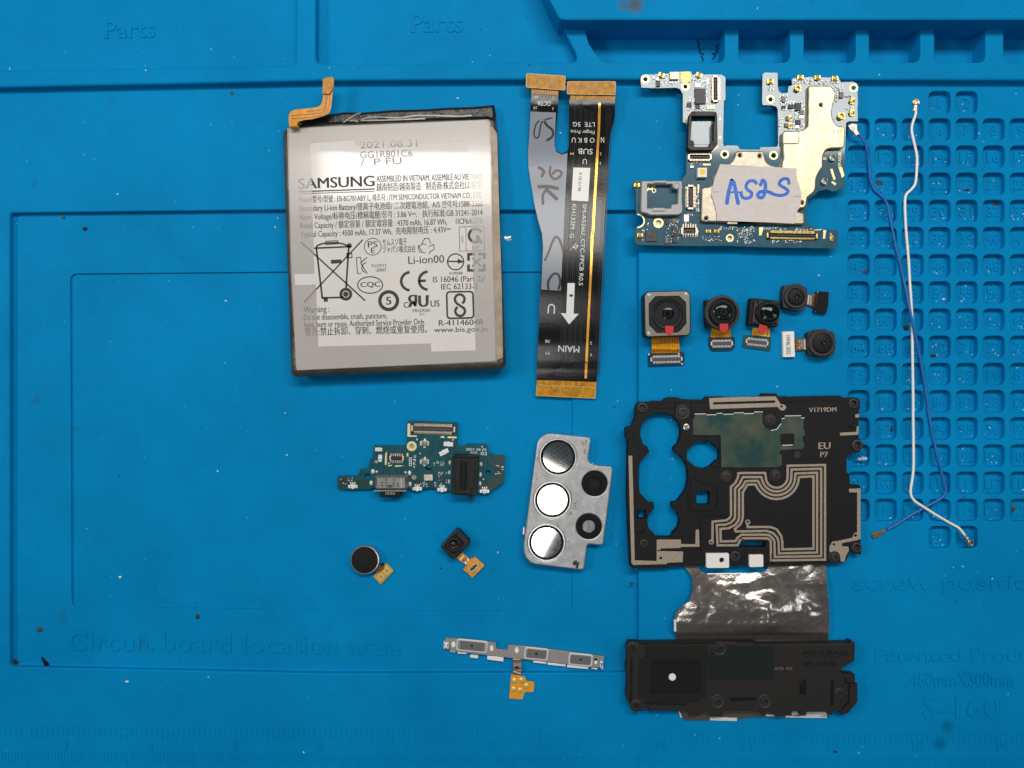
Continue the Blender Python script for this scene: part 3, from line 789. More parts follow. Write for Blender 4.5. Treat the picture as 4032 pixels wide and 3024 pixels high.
en = MB(); en.text('137', M2.p(1212, 1002), M2.p(1358, 1000), 15, 5.47); en.text('#1', M2.p(545, 1285), M2.p(625, 1285), 12, 5.47)
en.stroke(M2('880,1222 945,1222'), 1.5, 5.47); en.stroke(M2('912,1195 912,1250'), 1.5, 5.47); en.build('engraving', M('dull_brass', (.40, .32, .20), .5, .6), so, sharp=10)
# paper slip and its handwriting
def zpap(p): return 5.72 + .10*math.sin(p[0]*.02)*math.sin(p[1]*.017) + .18*max(0, (p[0]-3090)/60)**2
pp = M3('1372,332 1700,352') + M4('215,355 400,368 840,382 1070,395 1064,480 1080,590 1118,680 1143,780 1128,950 1070,1060 1035,1236 600,1216 0,1196') + M3('1640,1206 1322,1190 1326,1120 1292,960 1242,810 1250,700 1310,500')
pap = MB().sheet(pp, zpap, .12, 16).build('paper_slip', PAPER, T, label='hand-cut white paper slip with blue writing')
hw = MB()
def hws(l, w_=42): hw.stroke(smooth(M4(l), 6), w_*1.18/3.857, lambda p: zpap(p)+.02, caps=True)
hws('8,925 30,780 55,680 82,582', 50); hws('82,582 115,620 145,760 178,925', 50); hws('20,775 120,755 205,762 240,758', 24)
hws('455,622 420,590 345,592 300,660 315,715 380,765 372,825 310,852 250,840 225,790', 42); hws('520,645 552,580 590,620 590,730 555,830 500,838 478,800 510,760 590,745 680,770', 46)
hws('680,775 790,808 890,795 938,745 900,705 820,655 808,610 860,560 935,562 950,625', 42)
hw.build('handwriting', BLUEINK, pap, sharp=10)
pt_ = MB()
for l in ('1255,752 1350,757', '1690,362 1830,364 1852,358'): pt_.stroke(M3(l), 2, lambda p: zpap(p)+.02)
pt_.stroke(M4('1020,820 1130,828'), 2, lambda p: zpap(p)+.02); pt_.build('pencil_mark', INKG, pap, sharp=10)
# brackets
MB().prism(rc(M1('882,700 930,668 1250,672 1298,700 1305,1170 1262,1215 1215,1250 905,1252 856,1215 868,900'), 6), zt, 6.3,
           holes=[M1('918,742 1264,742 1264,800 1238,840 1240,1108 1202,1135 1186,1200 962,1200 950,1112 900,1092 918,830')], ch=.15).build('black_bracket', BLKS, T)
bs = MB()
for q in ((952, 695), (1262, 700), (912, 1150), (1245, 1150)): bs.lathe(M1.p(*q), [(6.5, 6.1), (6.5, 6.38), (5, 6.45), (0, 6.45)], 14)
bs.build('bracket_pegs', GREYB, T)
chip(T, M1.p(1085, 960), 88, 108, zt, m=PCB, ht=.08, name='board_patch')
gb = MB().prism(rc(M3('185,592 790,592 800,690 792,705 790,1060 745,1098 310,1102 270,1078 180,1058 172,1000'), 5), zt, 5.9,
           holes=[M3('266,628 650,630 655,682 742,705 738,938 642,948 630,1008 520,1006 262,1006')], ch=.15)
gb.box(*M3.p(462, 598), 46, 8, zt, 6.3, ch=.1); gb.box(*M3.p(440, 1020), 48, 12, zt, 6.3, ch=.1); gb.lathe(M3.p(715, 650), [(15, 5.8), (15, 6.2), (11, 6.25), (8, 6.0), (0, 6.0)], 18)
gb.build('grey_bracket', LGREY, T)
lg = MB(); lg.stroke(smooth(M3('265,735 300,660 290,650'), 4), 5, zt+.03, caps=True); lg.stroke(smooth(M3('300,715 340,700 350,650'), 4), 5, zt+.03, caps=True); lg.stroke(M3('365,685 385,655'), 4, zt+.03); lg.stroke(circ(M3.p(367, 736), 7, 16), 2.4, zt+.03, closed=True); lg.build('gold_mark', GOLDP, T, sharp=10)
# connectors
conn(T, M1.p(1272, 335), 100, 26, 90, zt, CONN, PIN); conn(T, M1.p(1040, 1348), 88, 28, 0, zt); conn(T, M3.p(925, 832), 92, 30, 90, zt); conn(T, M3.p(905, 1342), 58, 36, 0, zt, n=6)
conn(T, M4.p(1003, 1415), 200, 26, 1.2, zt, CONND, GOLD, n=34, inner=CHIP)
ld = MB().box(*M3.p(1102, 458), 37, 37, zt, 5.4, ch=.1, m=0).build('flash_lamp', WPL, T); MB().box(*M3.p(1105, 450), 21, 21, 5.35, 5.45, r=3, ch=.03).build('phosphor', YEL, ld)
for f, l in ((M1, ((1045, 445, 160, 225), (420, 257, 60, 85), (885, 575, 65, 65), (1010, 602, 60, 60))), (M2, ((690, 603, 82, 112), (590, 600, 80, 58), (692, 835, 70, 78), (480, 610, 55, 50))),
             (M3, ((655, 1392, 58, 65), (722, 1385, 55, 65), (680, 1302, 66, 60), (685, 1482, 62, 80), (580, 1205, 60, 75)))):
    for x, y, a, b in l: chip(T, f.p(x, y), a/f.s, b/f.s, zt)
chip(T, M3.p(328, 1422), 42, 42, zt, m=M('mottled_chip', (.055, .05, .05), .5, bump=(1500, .6), var=(900, .5)), ht=.5)
for f, x, y, a, b in ((M2, 745, 695, 60, 55), (M2, 1335, 425, 60, 90), (M2, 470, 490, 60, 85), (M3, 560, 1490, 55, 90), (M3, 680, 1190, 66, 62), (M2, 540, 775, 50, 60), (M2, 520, 875, 50, 55)): chip(T, f.p(x, y), a/f.s, b/f.s, zt, m=CHIPB)
for f, x, y, a, b in ((M3, 860, 1152, 76, 108), (M3, 945, 372, 52, 32), (M1, 1010, 285, 85, 60), (M2, 738, 755, 66, 48), (M2, 675, 900, 60, 45), (M2, 485, 632, 62, 36)): chip(T, f.p(x, y), a/f.s, b/f.s, zt, m=TIN, ht=.35, name='capacitor')
chip(T, M1.p(832, 160), 40, 41, zt, m=M('etched_gold', (.80, .60, .20), .4, .7, var=(1700, .65), bump=(1700, .5)), ht=.15, name='gold_plate')
chip(T, M1.p(662, 142), 33, 27, zt, m=GOLDP, ht=.9, name='microphone')
for x in (1162, 1205, 1245): chip(T, M1.p(x, 612), 9, 15, zt, m=GOLDP, ht=.3, name='capacitor')
coax(T, M2.p(688, 330), 11, zt); coax(T, M2.p(1335, 742), 12, zt)
for q in ((1615, 238), (1495, 595)):
    b = MB().box(*M4.p(*q), 22, 22, zt, zt+.2, 15, ch=.04); b.lathe(M4.p(*q), [(12, zt+.1), (12, zt+.9), (9.5, zt+.95), (8.5, zt+.4), (0, zt+.4)], 22); b.lathe(M4.p(*q), [(3, zt+.3), (3, zt+.8), (0, zt+.85)], 10); b.build('coaxial_socket', GUN, T)
for f, x, y, s_, a in ((M1, 470, 130, 16, 20), (M1, 1030, 130, 16, 20), (M2, 725, 165, 16, 0), (M2, 980, 170, 16, 0), (M2, 1238, 180, 16, 0), (M2, 280, 228, 17, 0), (M2, 1495, 515, 16, 90), (M2, 1490, 690, 16, 90), (M2, 570, 770, 13, 90), (M2, 565, 880, 13, 90),
                     (M3, 107, 650, 15, 0), (M3, 155, 1412, 15, 0), (M3, 1195, 1352, 13, 0), (M3, 1322, 1352, 13, 0), (M4, 1600, 1455, 13, 90)): spring(T, f.p(x, y), s_, zt, a)
pd = MB()
for f, l in ((M4, '1577,410 1612,400 1660,555 1630,578'), (M4, '1705,380 1755,370 1795,510 1755,540'), (M4, '1590,610 1612,590 1672,630 1652,655'), (M4, '498,1292 565,1290 535,1412 498,1416'), (M4, '1472,1335 1518,1335 1500,1465 1468,1468'),
             (M4, '1325,1330 1450,1318 1440,1335 1330,1340'), (M3, '1110,325 1228,328 1225,350 1110,350'), (M3, '1030,640 1054,642 1048,770 1032,772'), (M3, '740,1105 790,1060 792,955 782,955 780,1055 730,1098'), (M1, '840,760 900,680 915,690 858,765 855,830 842,830'),
             (M1, '1130,1270 1230,1275 1315,1190 1300,1180 1225,1258 1140,1260'), (M1, '1145,180 1165,180 1165,270 1145,270'), (M3, '1022,1340 1042,1330 1030,1425 1018,1430')):
    pd.prism(f(l), zt-.02, zt+.05, ch=.01)
pd.text('SM-A528B', M4.p(1740, 370), M4.p(1745, 150), 11, zt+.03); pd.text('B2', M4.p(1472, 265), M4.p(1518, 265), 9, zt+.03)
pd.text('N', M1.p(1318, 1085), M1.p(1352, 1085), 14, zt+.03); pd.text('B', M1.p(1330, 805), M1.p(1355, 805), 10, zt+.03)
pd.build('gold_pads', GOLDP, T, sharp=10)
def ar(f, x0, y0, x1, y1, n): return ((f.p(x0, y0), f.p(x1, y1)), n)
passives(T, [ar(M1, 340, 110, 560, 290, 42), ar(M1, 580, 225, 720, 270, 16), ar(M1, 920, 150, 1130, 250, 40), ar(M1, 860, 460, 960, 540, 20), ar(M1, 850, 620, 1130, 650, 24), ar(M1, 1060, 300, 1150, 330, 8), ar(M1, 1130, 380, 1160, 560, 14),
             ar(M2, 620, 200, 840, 260, 40), ar(M2, 850, 210, 1300, 270, 60), ar(M2, 1240, 290, 1370, 390, 20), ar(M2, 1260, 420, 1290, 520, 14), ar(M2, 1390, 435, 1510, 465, 18), ar(M2, 1390, 610, 1510, 645, 18), ar(M2, 420, 430, 530, 600, 26), ar(M2, 540, 520, 670, 560, 18),
             ar(M2, 730, 520, 780, 660, 22), ar(M2, 550, 640, 770, 665, 16), ar(M2, 640, 670, 720, 760, 20), ar(M2, 610, 780, 640, 920, 16), ar(M2, 730, 830, 775, 900, 12), ar(M2, 400, 740, 470, 950, 18), ar(M2, 620, 900, 740, 940, 10), ar(M2, 240, 290, 320, 350, 14),
             ar(M3, 920, 130, 1180, 150, 26), ar(M3, 900, 300, 1080, 350, 10), ar(M3, 1010, 780, 1050, 1050, 40), ar(M3, 840, 680, 870, 1000, 24), ar(M3, 880, 1080, 970, 1110, 8), ar(M3, 540, 1170, 750, 1530, 62), ar(M3, 190, 1320, 215, 1500, 14), ar(M3, 260, 1160, 310, 1340, 6), ar(M3, 1100, 1430, 1390, 1500, 20), ar(M3, 1360, 1280, 1590, 1330, 22), ar(M3, 1620, 1290, 1850, 1540, 40), ar(M3, 830, 1220, 940, 1250, 8),
             ar(M4, 150, 1290, 330, 1440, 34), ar(M4, 350, 1265, 430, 1370, 12), ar(M4, 270, 1420, 430, 1530, 22), ar(M4, 570, 1295, 900, 1330, 34), ar(M4, 1030, 1310, 1310, 1345, 32), ar(M4, 670, 1490, 1180, 1530, 34), ar(M4, 1560, 1350, 1610, 1410, 8), ar(M4, 0, 1280, 130, 1300, 12)], zt, 5)

# ------------------------------------------------------------ antenna cables
def cable_end(par, c, s, z, ang, mats, name='plug'):
    ca, sa = math.cos(math.radians(ang)), math.sin(math.radians(ang))
    def at(x, y): return (c[0]+x*ca-y*sa, c[1]+x*sa+y*ca)
    b = MB().lathe(c, [(s, z), (s, z+.75), (s*.82, z+.85), (s*.7, z+.8), (s*.6, z+.35), (0, z+.35)], 20)
    b.lathe(c, [(s*.2, z+.3), (s*.2, z+.7), (0, z+.75)], 10)
    for sg in (-1, 1): b.box(*at(s*.2, sg*s*.95), s*.9, s*.35, z, z+.7, ang, ch=.04)
    b.box(*at(s*1.7, 0), s*1.3, s*.9, z, z+.7, ang, ch=.1); b.box(*at(s*2.7, 0), s*.9, s*1.1, z, z+.8, ang, ch=.12)
    return b.build(name, mats, par)
T = thing('antenna_cable', 'white coaxial antenna cable with brass plugs lying across the numbered pockets', 'cable', (3600, 1250), 0)
pw = [R6.p(*q) for q in ((1080, 1165), (1072, 1215), (1045, 1290), (1036, 1370), (1060, 1490))] + [R3.p(*q) for q in ((1521, 1000), (1521, 1080), (1512, 1180), (1485, 1222), (1447, 1270), (1448, 1420), (1458, 1560))] + [R8.p(*q) for q in ((742, 60), (758, 340), (778, 660), (782, 1000), (790, 1500))] + \
     [R9.p(*q) for q in ((982, 100), (986, 420), (986, 660), (972, 800), (954, 930), (985, 1015), (1080, 1085), (1230, 1180), (1400, 1280), (1480, 1325), (1535, 1390), (1572, 1435))]
def zc(q, over): return .40 + .75*math.exp(-(math.dist(q, over)/45)**2)
MB().tube([(x, y, z) for x, y, z in smooth([(*q, zc(q, (3648, 2006))) for q in pw], 4)], 5.2, 10).build('jacket', CABW, T)
cable_end(T, R6.p(1086, 1062), 12, .02, 96, PIN); cable_end(T, R9.p(1612, 1490), 12, .02, 232, M('tarnished_plug', (.30, .28, .24), .35, .9))
T = thing('antenna_cable', 'blue coaxial antenna cable curving from the circuit board corner', 'cable', (3600, 1260), 0)
pb = [R3.p(*q) for q in ((1150, 868), (1185, 920), (1205, 985), (1213, 1070), (1222, 1150), (1245, 1220), (1300, 1270), (1328, 1310), (1342, 1370), (1368, 1500), (1392, 1620))] + [R8.p(*q) for q in ((628, 0), (690, 270), (768, 650), (822, 900), (890, 1240), (945, 1590))] + \
     [R9.p(*q) for q in ((1148, 60), (1205, 360), (1270, 640), (1312, 800), (1334, 890), (1332, 945), (1285, 1000), (1110, 1100), (940, 1195), (800, 1285), (700, 1338))]
def zb_(q): return (2.6 if q[1] < 530 else .45 + 1.9*math.exp(-((q[1]-530)/110)**2)) + .95*math.exp(-(math.dist(q, (3595, 1275))/130)**2)
MB().tube([(x, y, z) for x, y, z in smooth([(*q, zb_(q)) for q in pb], 4)], 5.4, 10).build('jacket', CABB, T)
b = MB().prism(R3('1080,808 1105,793 1138,800 1140,838 1155,862 1130,874 1112,846 1096,838'), 2.4, 3.2, ch=.15); b.stroke(R3('1103,822 1118,820 1120,832 1106,834'), 2, 3.23, closed=True, m=1); b.build('plug', [M('white_metal_plug', (.70, .64, .55), .4, .4), AMBD], T)
b = MB().prism(rc(R9('535,1385 575,1375 685,1335 692,1362 610,1425 560,1442 538,1425'), 5), .05, .75, ch=.15, m=0); b.lathe(R9.p(560, 1405), [(10, .05), (10, .55), (7, .6), (6, .4), (0, .4)], 16, m=1); b.build('plug', [M('brown_plug', (.22, .14, .09), .4, .4, var=(1500, .4)), STEEL], T)

# ------------------------------------------------------------ camera modules
T = thing('camera_module', 'largest camera module with a square grey metal bezel and red tab', 'camera module', (2630, 1300), 0, 'loose camera modules')
bz = C1('165,290 215,228 270,216 940,200 1005,255 1018,955 965,1022 250,1052 200,1030 182,990')
MB().prism(rc(bz, 6), .3, 5.7, ch=.15).build('housing', BLKS, T)
MB().prism(rc(C1('182,300 222,242 272,230 935,214 992,262 1002,950 955,1008 252,1036 210,1020 196,985'), 5), 5.7, 6.0, holes=[C1('250,440 372,306 800,298 926,415 936,800 830,930 770,966 400,972 256,830')], ch=.06).build('bezel', BEZ, T)
MB().prism(C1('255,440 375,310 800,302 922,418 930,800 770,962 402,968 260,830'), 4.9, 5.2, holes=[circ(C1.p(590, 635), 54, 36)], ch=.04).build('inner_frame', BLK, T)
lb_ = MB().lathe(C1.p(592, 630), [(62, 4.5), (62, 5.75), (58, 5.95), (50, 5.9), (44, 5.35), (40, 5.2)], 40).build('lens_barrel', BLKS, T)
MB().lathe(C1.p(598, 625), [(41, 4.9), (40, 5.25), (32, 5.55), (20, 5.75), (8, 5.85), (0, 5.87)], 36, zr=5.3).build('lens', LENS, T)
ls = MB(); 
for r_, z_ in ((38, 5.34), (28, 5.65), (13, 5.83)): ls.stroke(circ(C1.p(598, 625), r_, 32), 1.3, z_, closed=True)
ls.build('lens_rings', GREYB, T)
MB().prism(rc(C1('545,843 705,843 697,950 650,1012 592,1012 552,955'), 4), 6.05, 6.15, ch=.03).build('pull_tab', RED, T)
b = MB(); b.lathe(C1.p(252, 290), [(6.5, 6), (6.5, 6.08), (0, 6.1)], 14); b.lathe(C1.p(930, 270), [(6.5, 6), (6.5, 6.08), (0, 6.1)], 14); b.build('screw_dots', STEEL, T)
MB().text('B', C1.p(234, 1003), C1.p(277, 1001), 12, 6.03, bold=.02).build('letter', WHT, T, sharp=10)
def zfx(y0, y1, za, zb2, hump=0):
    def f(p):
        t = max(0, min(1, (p[1]-y0)/(y1-y0))); return za + (zb2-za)*t*t*(3-2*t) + hump*math.exp(-((t-.72)/.16)**2)
    return f
fz = zfx(1325, 1392, 1.4, .7, 1.2)
q = MB().sheet(C1('308,1020 795,1015 812,1335 305,1340'), fz, .12, 5)
for i in range(10): q.stroke(smooth(C1(f'{340+i*48},1040 {345+i*48},1180 {335+i*49},1330'), 4), 1.6, lambda p: fz(p)+.03, m=1)
q.build('flex', [AMB, TRACE], T)
bd = MB().prism(rc(C1('240,1340 895,1318 892,1558 245,1582'), 4), .1, .6, ch=.04).build('connector_board', NAVY, T)
conn(bd, C1.p(575, 1450), 124, 22, -1.5, .6, CONN, TIN, ht=.5, n=20, raised=True)
b = MB(); [b.disc(C1.p(*q), 3.5, .63) for q in ((255, 1360), (795, 1348), (857, 1533))]; b.build('solder_dots', TIN, bd)

T = thing('camera_module', 'round black camera module with a red tab and dark blue plug board', 'camera module', (2845, 1290), 0, 'loose camera modules')
MB().prism(rc(C1('1285,365 1330,360 1330,880 1300,860 1290,700') + C1('1860,900 1880,400 1750,330 1400,340')[0:0], 3), .2, 3.2, ch=.1).build('side_clip', BLKS, T)
b = MB().prism(circ(C1.p(1588, 605), 66, 10, a0=.2), .2, 3.4, ch=.2); b.build('base', BLKS, T)
b = MB().lathe(C1.p(1588, 602), [(69, 3.0), (69, 4.2), (66, 4.45), (59, 4.5), (57, 4.3), (55, 3.9), (52, 3.9)], 44); b.build('barrel', GREYB, T)
MB().lathe(C1.p(1598, 600), [(52, 3.6), (52, 4.7), (48, 5.0), (42, 5.0), (40, 4.75)], 40).build('lens_ring', BLKS, T)
MB().lathe(C1.p(1608, 592), [(41, 4.6), (38, 4.85), (26, 5.1), (10, 5.25), (0, 5.28)], 36, zr=4.9).build('lens', LENS, T)
ls = MB(); 
for r_, z_ in ((36, 4.93), (24, 5.16), (13, 5.27), (8, 5.3)): ls.stroke(circ(C1.p(1612, 588), r_, 30), 1.2, z_, closed=True)
ls.build('lens_rings', GREYB, T)
MB().prism(rc(C1('1532,808 1696,805 1690,915 1650,962 1592,966 1542,918'), 4), 5.0, 5.1, ch=.03).build('pull_tab', RED, T)
fz2 = zfx(1290, 1330, 1.6, .7)
q = MB().sheet(C1('1383,870 1738,860 1730,1050 1385,1055'), fz2, .12, 5)
for i in range(8): q.stroke(C1(f'{1405+i*44},880 {1405+i*44},1050'), 1.5, lambda p: fz2(p)+.03, m=1)
q.build('flex', [AMB, TRACE], T)
bd = MB().prism(rc(C1('1335,1048 1812,1042 1812,1240 1745,1292 1400,1300 1340,1210'), 4), .1, .6, ch=.04).build('connector_board', NAVY, T)
conn(bd, C1.p(1580, 1165), 84, 22, -.8, .6, CONN, TIN, ht=.5, n=14, raised=True)

T = thing('camera_module', 'square black camera module with red tab and green plug board', 'camera module', (3010, 1270), 0, 'loose camera modules')
MB().prism(rc(C2('352,335 880,388 842,865 305,818'), 4), .2, 3.2, ch=.15).build('housing', BLK, T)
MB().prism(rc(C2('425,378 880,400 848,855 375,800'), 4), 3.2, 3.9, ch=.15).build('top_plate', GREYB, T)
MB().lathe(C2.p(665, 605), [(48, 3.8), (47, 4.8), (44, 5.0), (38, 5.0)], 36).build('barrel', BLKS, T)
MB().lathe(C2.p(690, 615), [(41, 4.8), (40, 5.4), (36, 5.9), (22, 6.3), (0, 6.45)], 36, zr=5.2).build('lens', LENS, T)
ls = MB(); ls.stroke(circ(C2.p(692, 612), 39, 30), 1.4, 5.75, closed=True); ls.stroke(circ(C2.p(694, 612), 24, 30), 1.4, 6.3, closed=True); ls.build('lens_rings', GREYB, T)
ls = MB(); [ls.lathe(C2.p(*q), [(5.5, 3.8), (5.5, 4.0), (3.5, 4.02), (3.2, 3.92), (0, 3.92)], 12) for q in ((472, 410), (848, 448), (418, 788), (800, 812))]; ls.build('corner_holes', BLKM, T)
MB().prism(rc(C2('512,806 660,856 618,955 545,985 482,925'), 4), 4.2, 4.3, ch=.03).build('pull_tab', RED, T)
fz3 = zfx(1280, 1325, 1.4, .7)
q = MB().sheet(C2('385,870 705,895 695,1045 372,1012'), fz3, .12, 5); q.stroke(C2('395,893 690,922'), 5, lambda p: fz3(p)+.04, m=1); q.stroke(C2('480,1010 690,1030'), 3, lambda p: fz3(p)+.04, m=1)
q.stroke(C2('420,930 415,1010'), 2, lambda p: fz3(p)+.04, m=2); q.stroke(C2('660,940 652,1030'), 2, lambda p: fz3(p)+.04, m=2); q.build('flex', [AMB, GOLDP, TRACE], T)
bd = MB().prism(rc(C2('232,1000 728,1042 702,1300 200,1228'), 6), .1, .6, ch=.04).build('connector_board', GRN, T)
conn(bd, C2.p(468, 1140), 86, 22, 6.5, .6, CONN, TIN, ht=.5, n=14, raised=True)

T = thing('camera_module', 'small black camera module with a glossy black foam pad on its tail', 'camera module', (3170, 1170), 0, 'loose camera modules')
MB().prism(rc(C2('955,105 1105,100 1130,78 1270,82 1292,125 1380,152 1372,420 1325,555 1225,570 1095,562 1072,535 935,510 925,300'), 5), .2, 3.0, ch=.2).build('housing', GREYB, T)
MB().lathe(C2.p(1172, 318), [(45, 2.9), (45, 3.7), (42, 3.9), (36, 3.9), (33, 3.5)], 40).build('barrel', GREYB, T)
MB().lathe(C2.p(1195, 312), [(32, 3.4), (32, 4.15), (29, 4.3), (9, 4.3), (8, 4.0), (4, 3.8), (0, 3.8)], 36).build('lens_face', BLK, T)
MB().lathe(C2.p(1190, 310), [(8.5, 4.2), (8.5, 4.31), (7, 4.32), (0, 4.15)], 20).build('lens', LENS, T)
q = MB().prism(C2('1365,278 1530,268 1512,492 1480,500 1362,455'), .6, .8, ch=0, m=0); q.stroke(C2('1405,285 1385,455'), 4, .83, m=1); q.text('MQ5GBR', C2.p(1450, 465), C2.p(1462, 292), 9, .83, m=1); q.build('flex', [AMBD, WHT], T)
pdp = rc(C2('1550,208 1778,222 1770,470 1722,640 1500,602 1515,470'), 7)
MB().prism(pdp, .2, 1.6, prof=[(0, .2), (0, 1.2), (.15, 1.5), (.45, 1.6)]).build('foam_pad', M('glossy_black_film', (.010, .010, .010), .18, bump=(500, .2), coat=.5), T)

T = thing('camera_module', 'small black camera module whose tail ends in a white printed pad', 'camera module', (3180, 1350), 0, 'loose camera modules')
MB().prism(rc(C2('1385,965 1550,908 1720,900 1765,942 1838,940 1885,1010 1892,1250 1855,1360 1742,1410 1565,1415 1520,1385 1405,1372'), 5), .2, 3.0, ch=.2).build('housing', GREYB, T)
MB().lathe(C2.p(1648, 1155), [(54, 2.9), (54, 3.8), (51, 4.0), (42, 4.0), (40, 3.7)], 40).build('barrel', GREYB, T)
MB().lathe(C2.p(1668, 1160), [(38, 3.5), (38, 4.3), (36, 4.4), (9, 4.4), (8, 4.1), (0, 4.0)], 36).build('lens_face', BLK, T)
MB().lathe(C2.p(1682, 1150), [(8, 4.3), (8, 4.42), (6.5, 4.43), (0, 4.25)], 20).build('lens', LENS, T)
q = MB().prism(C2('1165,1072 1385,1075 1385,1282 1165,1292'), .6, .8, ch=0, m=0); q.stroke(C2('1335,1085 1335,1270'), 9, .83, m=1); q.text('CG2SEAT', C2.p(1270, 1095), C2.p(1270, 1265), 8, .83, m=1); q.text('N1720', C2.p(1218, 1095), C2.p(1218, 1260), 8, .83, m=1)
for i in range(5): q.stroke(C2(f'1170,{1105+i*40} 1205,{1105+i*40}'), 2, .83, m=2)
q.build('flex', [AMBD, WHT, AMB], T)
wp = MB().prism(rc(C2('930,948 1140,940 1156,1408 942,1412'), 3), .2, 1.5, ch=.12).build('tail_pad', WPL, T)
MB().text('HVH613032', C2.p(990, 1020), C2.p(1000, 1362), 16.5, 1.53, bold=.012).build('pad_print', INK, wp, sharp=10)

# ------------------------------------------------------------ upper cover bracket with antenna prints
T = thing('cover_bracket', 'black plastic bracket with tan antenna loops, three camera openings and white pads', 'phone bracket', (2930, 1890), 0)
bo = B1('272,285 330,252 490,250 520,236 690,235 740,192 800,176 930,180 990,210 1340,215 1390,166 1640,164 1660,180 2015,172') + B2('310,160 350,116 560,115 590,178 640,165 740,162 760,178 870,165 1580,152 1610,185 1830,182 1880,215 1890,260 1888,365 1870,390 1866,820 1905,885 1920,950 1890,1058 1680,1080 1675,1370 1720,1402 1730,1578 1895,1588') + \
     B4('1897,1120 1918,1200 1900,1312 1780,1290 1722,1250 1662,1430 1590,1440 1430,1455 1340,1462 450,1476 0,1490') + B3('1380,1482 810,1496 770,1525 195,1532 165,1490 132,800 116,300') + B1('120,1400 132,850 96,835 96,672 130,652 190,640 250,490 258,340')
hb = B1('325,740 345,640 390,560 460,490 560,440 660,430 760,445 860,490 940,590 978,700 972,800 930,920 860,980 860,1030 960,1110 1040,1200 1080,1300 1090,1450') + \
     B3('1095,100 1060,280 920,470 832,480 830,560 920,640 960,760 930,890 840,980 830,1030 590,1035 550,980 460,890 440,770 470,660 550,580 545,490 470,485 320,320 300,200') + B1('300,1300 340,1200 400,1120 475,1050 440,960 380,930 338,830')
h2 = B1('1070,1010 1130,990 1180,910 1260,870 1370,865 1470,910 1560,1000 1590,1010 1590,1170 1540,1195 1440,1290 1340,1320 1220,1295 1120,1210 1075,1180')
thr = [(B1.p(365, 345), 10), (B2.p(1790, 280), 10), (B2.p(1850, 945), 11), (B3.p(390, 1135), 8), (B3.p(1845, 1340), 10), (B4.p(1838, 1200), 10)]
zk = 3.0
body = MB().prism(bo, .25, zk, holes=[hb, h2, rc(B3('1225,302 1435,302 1430,512 1225,515'), 4), rc(B3('262,600 415,597 415,742 262,742'), 6), B4('-70,1105 385,1105 380,1190 -95,1195')] + [circ(c, r, 20) for c, r in thr], ch=.18).build('panel', BLK, T)
for c, r in thr: MB().lathe(c, [(r*2.0, zk-.1), (r*2.0, zk+.3), (r*1.75, zk+.4), (r*1.3, zk+.4), (r*1.05, zk+.2), (r*1.0, zk-.6)], 28).build('screw_boss', GREYB, T)
for q, r in ((B1.p(1010, 415), 19), (B1.p(1702, 1440), 15), (B2.p(465, 540), 15), (B2.p(548, 1425), 15), (B4.p(1490, 1350), 15)):
    MB().lathe(q, [(r*1.5, zk-.05), (r*1.5, zk+.15), (r*1.35, zk+.2), (r*1.25, zk+.1), (r*1.02, zk+.1), (r, zk+.5), (r*.85, zk+.6), (r*.55, zk+.6), (r*.5, zk+.1), (0, zk+.1)], 28).build('screw_boss', GREYB, T)
for q, r, st in ((B1.p(1062, 652), 12, STEEL), (B2.p(890, 1095), 13, GREYB), (B3.p(350, 900), 14, BLKS), (B2.p(1755, 620), 13, BLKS)):
    MB().lathe(q, [(r, zk), (r, zk+.2), (r*.72, zk+.25), (r*.6, zk+.1), (0, zk+.1)], 20).build('locating_boss', st, T)
for f, l, w_, cl in ((B1, '500,285 890,265', 5, 0), (B1, '500,345 890,345', 3, 0), (B1, '1150,255 1420,255', 4, 0), (B1, '890,240 890,430', 4, 0), (B1, '1145,240 1145,500', 5, 0), (B1, '225,680 225,960 470,1040', 5, 0), (B1, '1180,790 1600,790 1600,1280 1480,1290', 5, 0), (B2, '640,255 1500,215 1540,250 1690,250', 4, 0),
                   (B3, '1130,300 1130,160 1180,110 1250,110 1320,175 1460,180 1530,220 1555,300 1555,520 1500,610 1230,620 1150,560 1120,480', 5, 1), (B3, '1090,250 1090,560 1180,660 1240,650', 5, 0), (B3, '1290,1240 1290,760 1330,690 1720,690', 5, 0), (B3, '250,250 260,700 285,960 340,1060', 4, 0), (B3, '600,1245 1300,1225', 4, 0),
                   (B4, '480,1480 480,1300', 2, 0)):
    MB().stroke(f(l), w_, zk+.18, t=.2, closed=bool(cl)).build('moulded_rib', BLKS, T)
# antenna prints, each loop a stroke of the same foil
za = zk + .07
sp = MB()
def an(P, w_=8.8): sp.stroke(clean(P, .6), w_, za, t=.06)
def cc(f, l, r=5): return _fil(f(l), r)
def _fil(P, r):
    o = [P[0]]
    for i in range(1, len(P)-1):
        a, b, c = Vector(P[i-1]), Vector(P[i]), Vector(P[i+1]); t = min(r, (a-b).length*.45, (c-b).length*.45)
        p = b+(a-b).normalized()*t; q = b+(c-b).normalized()*t
        for k_ in range(5):
            s = k_/4; w_ = p*(1-s)**2+b*2*s*(1-s)+q*s*s; o.append((w_.x, w_.y))
    o.append(P[-1]); return o
bc = B2.p(558, 1445)
turns = [(395, 1385, 175, 735, 1270, 1330, 1390, 470), (335, 1450, 235, 795, 1330, 1268, 1335, 530), (288, 1510, 295, 858, 1393, 1203, 1278, 595), (232, 1568, 355, 918, 1450, 1145, 1215, 652)]
lefts = [B3('1775,690 1772,232 1845,165 1888,70 1888,15'), B3('1838,700 1838,255 1905,190 1955,90 1965,75'), B3('1902,715 1902,275 1962,220 2005,140'), B3('1962,700 1962,322') + B4('18,320 95,195')]
